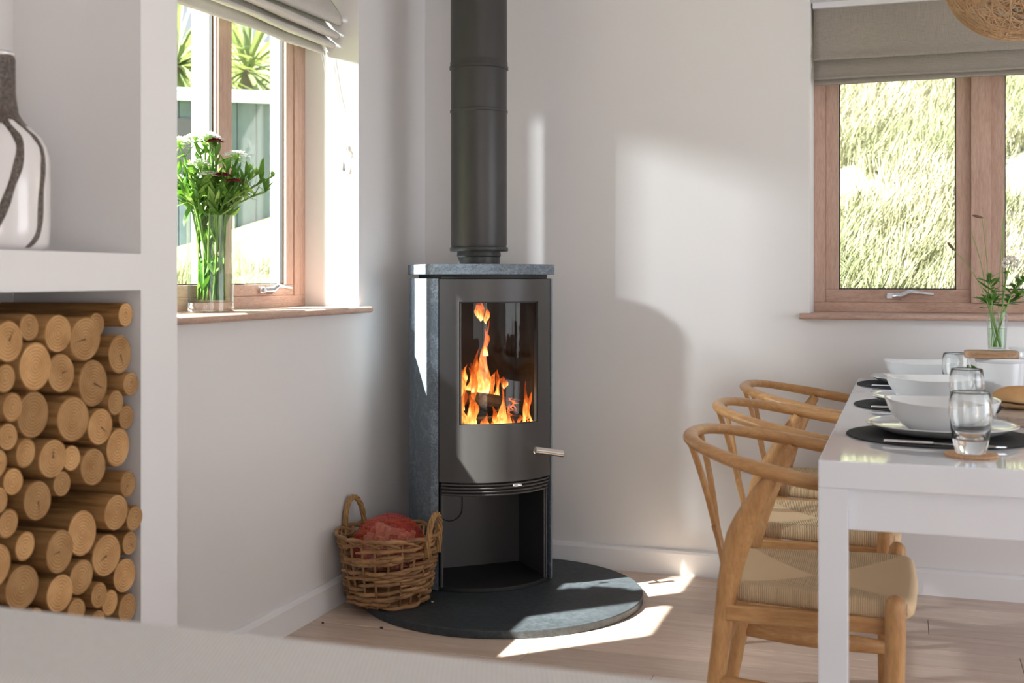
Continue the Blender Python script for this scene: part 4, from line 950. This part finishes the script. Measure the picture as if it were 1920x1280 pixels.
for j, (px_, py_, dep, kind) in enumerate(heads):
    lat, z = lp(px_, py_, 397, K); nm, lb, ct, gp = gname[kind]
    o, P, H = stem_thing(nm, lb, ct, gp, (fx_, fy_), fz_+.034, fz_+.282, lat, z-.012, dep, .0027, M['stem'], (1, .052), 100+j)
    big_items.setdefault(kind, []).append((lat, o))
    rnd = random.Random(j+9)
    nl = 9 if kind != 'l' else 10
    for i in range(nl):
        t = .06+.90*i/nl; q = P[int(t*(len(P)-1))]; az = rnd.random()*6.3
        inside = q[2] < fz_+.282
        mb = MB()
        if not inside:
            L = rnd.uniform(.05, .09); wd_ = rnd.uniform(.0045, .0078)
            for s_ in (0, pi): add_leaf(mb, q, az+s_, rnd.uniform(.35, 1.15), L*rnd.uniform(.7, 1), wd_, rnd.uniform(-.5, .1), rnd.uniform(-.8, .8))
        else:
            inw = atan2(fy_-q[1], fx_-q[0])
            for s_ in (-.7, .8): add_leaf(mb, q, inw+s_+rnd.uniform(-.4, .4), rnd.uniform(1.0, 1.3), min(rnd.uniform(.045, .07), fz_+.30-q[2]+.02), rnd.uniform(.006, .0095), .05, rnd.uniform(-.8, .8))
        mb.obj('leaf', M['leaf'] if rnd.random() < .68 else M['leaf_pale'], o, smooth=True)
    if kind == 'l':
        mb = MB()
        for i in range(6): add_leaf(mb, H, i*1.1, rnd.uniform(.5, 1.3), rnd.uniform(.03, .06), .006, .1)
        mb.obj('leaf', M['leaf'], o, smooth=True); continue
    rad = {'w': .034, 'r': .021, 'n': .019}[kind]
    mb = MB()
    for i in range(46):
        a = i*2.4; e = -.25+1.55*i/46
        add_leaf(mb, H, a, e, rad*rnd.uniform(.8, 1.15), .0018, .1)
    mb.obj('sepals', M['leaf_pale'] if kind != 'r' else M['leaf'], o, smooth=True)
    if kind != 'n':
        mb = MB(); nf = 30
        for i in range(nf):
            a = i*2.4; rr = rad*1.0*sqrt((i+.5)/nf); c_ = H+Vector((rr*cos(a), rr*sin(a), rad*.80-rr*rr*14+rnd.uniform(-.002, .002)))
            for k in range(5):
                add_leaf(mb, c_, a+k*1.2566, .15+rnd.uniform(-.4, .4), .0090, .0036, .1)
        mb.obj('petals', M['petal_white'] if kind == 'w' else M['petal_red'], o, smooth=True)
for kk, it in big_items.items(): ordlabel(it, gname[kk][1])
# wide leaves hanging over the rim on the left and right
ls = [q for k_, q in sorted(big_items['l'], key=lambda t: t[0])][0]
for (lat_, z_, az, el, L, w_) in [(-.060, 1.335, 200, .15, .055, .013), (-.055, 1.325, 215, -.35, .060, .013), (-.050, 1.318, 235, -1.1, .075, .012), (.075, 1.34, 15, -.1, .07, .009), (.065, 1.37, 25, -.5, .08, .006)]:
    mb = MB(); add_leaf(mb, at((fx_, fy_), lat_, -.02, z_), radians(az)+YAW, el, L, w_, .1); mb.obj('broad_leaf', M['leaf'], ls, smooth=True)

# ================================================================== PENDANT LAMP
PL = (2.10, -1.00, 1.895)
pl = thing('pendant_lamp', 'round woven rattan pendant lamp hanging over the dining table', 'lamp', PL)
mb = MB(); rnd = random.Random(4)
for i in range(210):
    ax = Vector((rnd.gauss(0, 1), rnd.gauss(0, 1), rnd.gauss(0, .8))).normalized(); off = rnd.uniform(-.72, .72)
    u_ = ax.orthogonal().normalized(); w_ = ax.cross(u_); rr = sqrt(1-off*off); n = 40; sc_ = rnd.uniform(.985, 1.0)
    P = [(ax*off+u_*rr*cos(2*pi*k/n)+w_*rr*sin(2*pi*k/n))*sc_ for k in range(n)]
    mb.tube([(p.x*.185, p.y*.185, p.z*.170) for p in P], .00125, 3, closed=True)
o = mb.obj('woven_shell', M['rattan'], pl); o['kind'] = 'stuff'
MB().lathe([(0, .02), (.018, .02), (.022, .05), (.022, .165), (.01, .18), (0, .18)], 20).obj('lamp_holder', M['clad'], pl, smooth='auto')
MB().lathe([(0, -.06), (.02, -.055), (.03, -.03), (.028, -.005), (.015, .02), (0, .02)], 20).obj('bulb', M['bulb'], pl, smooth='auto')
MB().tube([(0, 0, .18), (0, 0, 3.5-PL[2])], .003, 6).obj('cord', M['clad'], pl, smooth='auto')

# ================================================================== CHAIRS
def make_chair():
    c = thing('dining_chair', 'x', 'chair')
    # front legs, round-topped
    for s in (-1, 1):
        P = [(.272, s*.252, 0), (.273, s*.252, .20), (.275, s*.252, .38), (.275, s*.252, .435), (.275, s*.252, .452), (.275, s*.252, .4605), (.275, s*.252, .4635)]
        MB().tube(P, [.0135, .0185, .0205, .0205, .018, .011, .003], 20).obj('front_leg', M['chairwood'], c, smooth=True)
    # rear legs sweep up and forward into the arm
    for s in (-1, 1):
        P = spline([(-.135, s*.198, 0), (-.105, s*.196, .16), (-.082, s*.196, .32), (-.066, s*.200, .44), (-.040, s*.214, .55), (.000, s*.232, .635), (.030, s*.240, .685)], 5)
        rr = lerps([.0135, .0170, .0195, .0215, .0235, .0195, .0140], 5)
        mb = MB(); n = 18; vs = []
        for i, p in enumerate(P):
            t = (Vector(P[min(i+1, len(P)-1)])-Vector(P[max(i-1, 0)])).normalized()
            y = Vector((0, 1, 0)); a = t.cross(y).normalized(); b_ = t.cross(a).normalized()
            wide = 1+.22*max(0, 1-abs(i/len(P)-.66)*4)
            for k in range(n):
                an = 2*pi*k/n; vs.append(Vector(p)+a*cos(an)*rr[i]*wide+b_*sin(an)*rr[i]*.82)
        m = len(P); fs = [(i*n+k, (i+1)*n+k, (i+1)*n+(k+1) % n, i*n+(k+1) % n) for i in range(m-1) for k in range(n)]+[list(range(n)), [(m-1)*n+k for k in range(n)][::-1]]
        mb.add(vs, fs).obj('rear_leg', M['chairwood'], c, smooth=True)
    # steam-bent hoop: arms and back in one
    half = [(.172, .256, .6755), (.095, .262, .686), (.02, .252, .700), (-.05, .228, .713), (-.115, .178, .727), (-.160, .105, .737), (-.176, 0, .740)]
    pts = [(x, -y, z) for x, y, z in half]+[(x, y, z) for x, y, z in half[:-1][::-1]]
    P = spline(pts, 7); rr = lerps([.0185, .0195, .0190, .0175, .0160, .0155, .0155, .0155, .0160, .0175, .0190, .0195, .0185], 7)
    MB().tube(P, rr, 18, sq=(1.12, .82)).obj('back_rail', M['chairwood_h'], c, smooth=True)
    # Y splat
    def flat(P, w, th, name):
        vs = []; 
        for i, p in enumerate(P):
            ww = w[i] if isinstance(w, list) else w
            for (a, b_) in ((-1, -.6), (-.8, -1), (.8, -1), (1, -.6), (1, .6), (.8, 1), (-.8, 1), (-1, .6)): vs.append((p[0]+b_*th*.95, p[1]+a*ww, p[2]+b_*th*.3))
        m = len(P); fs = [(i*8+k, (i+1)*8+k, (i+1)*8+(k+1) % 8, i*8+(k+1) % 8) for i in range(m-1) for k in range(8)]+[list(range(8)), [(m-1)*8+k for k in range(8)][::-1]]
        MB().add(vs, fs).obj(name, M['chairwood'], c, smooth='auto')
    flat(spline([(-.098, 0, .405), (-.105, 0, .45), (-.116, 0, .50), (-.124, 0, .53)], 4), [.018]*9+[.020, .022, .024, .026], .0065, 'splat_stem')
    for s in (-1, 1): flat(spline([(-.120, s*.008, .515), (-.134, s*.030, .59), (-.150, s*.052, .66), (-.172, s*.072, .735)], 5), [.0095]*16, .006, 'splat_prong')
    # rails under the cord
    def rail(a, b_, r, nm, fl=1.0, mat=None):
        P = [Vector(a).lerp(Vector(b_), t/8) for t in range(9)]; MB().tube(P, [r*(.62+.38*sin(pi*t/8)) for t in range(9)], 14, sq=(.7, fl)).obj(nm, mat or M['chairwood_h'], c, smooth=True)
    for s in (-1, 1):
        MB().box(-.07, .27, s*.206-.010, s*.206+.010, .370, .405).obj('side_rail', M['chairwood_h'], c, bevel=.004)
        rail((-.098, s*.196, .235), (.272, s*.250, .205), .020, 'side_stretcher', 1.15)
    MB().box(.262, .288, -.245, .245, .375, .405).obj('front_rail', M['chairwood_h'], c, bevel=.004)
    MB().box(-.090, -.070, -.19, .19, .370, .405).obj('rear_rail', M['chairwood_h'], c, bevel=.004)
    rail((-.092, -.196, .285), (-.092, .196, .285), .017, 'rear_stretcher'); rail((.272, -.25, .29), (.272, .25, .29), .016, 'front_stretcher')
    # woven cord seat
    out = []
    cor = [(-.085, -.175), (.245, -.222), (.312, -.205), (.318, 0), (.312, .205), (.245, .222), (-.085, .175), (-.098, 0)]
    pl_ = [(x, y, 0) for x, y in cor]; N = 10
    ring = []
    for i in range(8):
        p0, p1, p2, p3 = [Vector(pl_[(i+k) % 8]) for k in (-1, 0, 1, 2)]
        for k in range(N):
            t = k/N; ring.append(.5*((2*p1)+(p2-p0)*t*.7+(2*p0*.7-5*p1+4*p2+.3*(p1+p2)*0-p3*.7+(-.0)*p1)*t*t*0)+(p2-p1)*0 if 0 else p1.lerp(p2, t))
    for _ in range(3):
        L_ = len(ring); ring = [(ring[i-1]+ring[i]*2+ring[(i+1) % L_])/4 for i in range(L_)]
    cx = Vector((.11, 0, 0)); n = len(ring); vs = []
    lv = [(0.0, .4285), (.25, .4295), (.5, .432), (.72, .4365), (.86, .4415), (.93, .4435), (.97, .4420), (1.0, .4345), (1.012, .424), (1.0, .412), (.965, .4035), (.90, .4010), (.5, .4010), (0.0, .4010)]
    for s, z in lv:
        for q in ring:
            v_ = cx+(q-cx)*max(s, .001); dip = 0
            vs.append((v_.x, v_.y, z))
    m = len(lv)
    MB().add(vs, [(i*n+k, i*n+(k+1) % n, (i+1)*n+(k+1) % n, (i+1)*n+k)[::-1] for i in range(m-1) for k in range(n)]).obj('woven_seat', M['cord'], c, smooth=True)
    return c
ch = make_chair()
for i, (x, y, rz, lb) in enumerate([(1.528, -1.605, 0, 'oak wishbone chair with paper cord seat, nearest the camera'), (1.492, -.955, radians(1.5), 'oak wishbone chair with paper cord seat, the middle one of three'), (1.487, -.335, radians(-1), 'oak wishbone chair with paper cord seat, farthest, by the back wall')]):
    o = ch if i == 0 else copy_tree(ch)
    o.location = (x, y, 0); o.rotation_euler = (0, 0, rz); o['label'] = lb; o['group'] = 'wishbone chairs along the table'

# ================================================================== BASKET
BX, BY, BZ = .187, -.758, HZ+.001
bs = thing('wicker_basket', 'round brown wicker basket with two handles holding a net of kindling', 'basket', (BX, BY, BZ))
def br(z): return .124+.036*(max(0, min(1, z/.22)))**.7
H_ = .232
rnd = random.Random(11)
NS = 22
for i in range(NS):
    a = 2*pi*i/NS
    MB().tube([(br(z)*cos(a), br(z)*sin(a), z) for z in (.004, .06, .12, .18, .225)], .0042, 6).obj('stake', M['willow'], bs, smooth=True)
MB().lathe([(0, .002), (.118, .002), (.124, .008), (.118, .014), (0, .014)], 40).obj('basket_floor', M['willow'], bs, smooth='auto')
rodn = 0
z = .012
while z < .200:
    for w_ in range(3):       # three rods chase one another round each band
        ph0 = rnd.random()*2*pi; span = rnd.uniform(2.0, 2.6); n = 30; P = []; rr = rnd.uniform(.0060, .0076)
        st_ = 2*pi*w_/3+ph0
        for k in range(n+1):
            t = k/n; a = st_+span*t+.0; zz_ = z+rnd.uniform(-.0006, .0006)+.020*(t-.5)+.003*sin(a*3+z*60)
            rad_ = br(zz_)+.0085*sin(a*NS/2+pi*(w_ % 2)+z*300)*.75+.001
            P.append((rad_*cos(a), rad_*sin(a), max(.006, zz_)))
        R__ = [rr*(.55+.45*min(1, k/4, (n-k)/4)) for k in range(n+1)]
        MB().tube(P, R__, 7).obj('willow_rod', M['willow'], bs, smooth=True)
    z += .0155
# plaited border
for i in range(16):
    a0 = 2*pi*i/16; n = 16; P = []
    for k in range(n+1):
        t = k/n; a = a0+1.05*t; rad_ = br(.225)+.004+.012*sin(pi*t)-.006*(1-t); P.append((rad_*cos(a), rad_*sin(a), .203+.028*sin(pi*t*.95)))
    MB().tube(P, [.0068*(.6+.4*sin(pi*k/n)) for k in range(n+1)], 8).obj('border_rod', M['willow'], bs, smooth=True)
# twisted handles
def bhandle(ca, hh):
    cN = Vector((cos(ca), sin(ca), 0)); tN = Vector((-sin(ca), cos(ca), 0)); base = []
    for k in range(41):
        t = k/40; a = pi*t; out_ = br(.2)+.006+.012*sin(a)
        base.append(cN*out_+tN*.043*cos(a)*(1+.15*sin(a))+Vector((0, 0, .165+(hh-.165)*sin(a)**.75)))
    for s in range(4):
        P = []
        for k, p in enumerate(base):
            tg = (base[min(k+1, 40)]-base[max(k-1, 0)]).normalized(); b_ = tg.cross(cN).normalized(); q = cN
            an = k*.42+s*pi/2; P.append(p+(b_*cos(an)+q*sin(an))*.0055)
        MB().tube(P, .0046, 7).obj('handle_strand', M['cane'], bs, smooth=True)
def dirang(lat, dep): v_ = Rv*lat+Dv*dep; return atan2(v_.y, v_.x)
bhandle(dirang(-.115, .10), .322); bhandle(dirang(.150, -.06), .300)
# kindling and net
kl = [MB().box(-l/2, l/2, -w_/2, w_/2, -h/2, h/2) for l, w_, h in ((.085, .022, .018), (.075, .030, .014), (.065, .018, .024))]
km = []
for i, mbk in enumerate(kl):
    o = mbk.obj('kindling_stick', M['kindling'], bevel=.0015, seg=1); km.append(o)
cnt = 0; placed = []
for layer, zz_ in enumerate((.120, .150, .178, .205, .230)):
    rmax = [.095, .10, .10, .085, .055][layer]; nn = [0, 0, 8, 7, 3][layer]
    for i in range(nn):
        a = 2*pi*i/nn+layer*.5+rnd.uniform(-.15, .15); r_ = rmax*(.72 if nn > 3 else .55)
        o = km[cnt % 3] if cnt < 3 else km[cnt % 3].copy()
        if cnt >= 3: C.objects.link(o)
        o.location = (BX+r_*cos(a), BY+r_*sin(a), BZ+zz_)
        o.rotation_euler = (rnd.uniform(-.3, .3), rnd.uniform(-.6, .6) if layer > 2 else rnd.uniform(-.2, .2), a+pi/2+rnd.uniform(-.5, .5))
        tag(o, 'split kindling stick inside the red net in the wicker basket', 'kindling', 'kindling sticks in the red net'); cnt += 1
for (lat, dep, z, ax, ay, az) in [(-.03, -.05, .235, .2, -1.0, .2), (-.005, -.06, .228, .1, -1.35, .5), (.045, -.065, .215, .1, -1.2, -.4), (-.06, -.06, .205, 0, -1.3, .8), (.075, -.03, .210, 0, -1.25, .2), (.02, -.09, .20, .1, -1.4, 0), (-.02, -.095, .20, .1, -1.45, .2)]:
    o = km[cnt % 3].copy(); C.objects.link(o); v_ = Rv*lat+Dv*dep; o.location = (BX+v_.x, BY+v_.y, BZ+z-.01); o.rotation_euler = (ax, ay, az+YAW); cnt += 1
    tag(o, 'split kindling stick inside the red net in the wicker basket', 'kindling', 'kindling sticks in the red net')
mb = MB(); n = 48; m = 16; vs = []
for j in range(m+1):
    ph_ = (pi/2)*j/m
    for k in range(n):
        a = 2*pi*k/n; nn_ = 1+.05*noise.noise(Vector((cos(a)*2, sin(a)*2, j*.2)))+.015*sin(a*17)
        r_ = .128*cos(ph_)**.8*nn_ if j < m else .0005; z_ = .135+.150*sin(ph_)**.85*(1+.06*noise.noise(Vector((cos(a)*1.5, sin(a)*1.5, 5))))
        vs.append((BX+r_*cos(a), BY+r_*sin(a), BZ+z_))
mb.add(vs, [(j*n+k, j*n+(k+1) % n, (j+1)*n+(k+1) % n, (j+1)*n+k) for j in range(m) for k in range(n)])
tag(mb.obj('net_bag', M['net'], smooth=True), 'red net bag of kindling filling the wicker basket', 'bag')

# crumbs left on the floor and hearth
for (x, y, z, r_, mt, lb) in [(.062, -.985, .0, .0045, M['crack'], 'tiny dark wood chip on the floor beside the left skirting board'), (.262, -.975, .0, .006, M['crack'], 'small dark wood chip on the floor at the hearth edge'), (.335, -.735, HZ, .0045, M['kindling'], 'tiny pale wood chip on the hearth right of the basket')]:
    tag(MB().prism([(r_*cos(a)*(1+.3*sin(3*a)), r_*.8*sin(a)) for a in [2*pi*k/7 for k in range(7)]], 0, r_*.9).obj('wood_chip', mt, bevel=r_*.25, seg=1, loc=(x, y, z+.0002)), lb, 'chip')
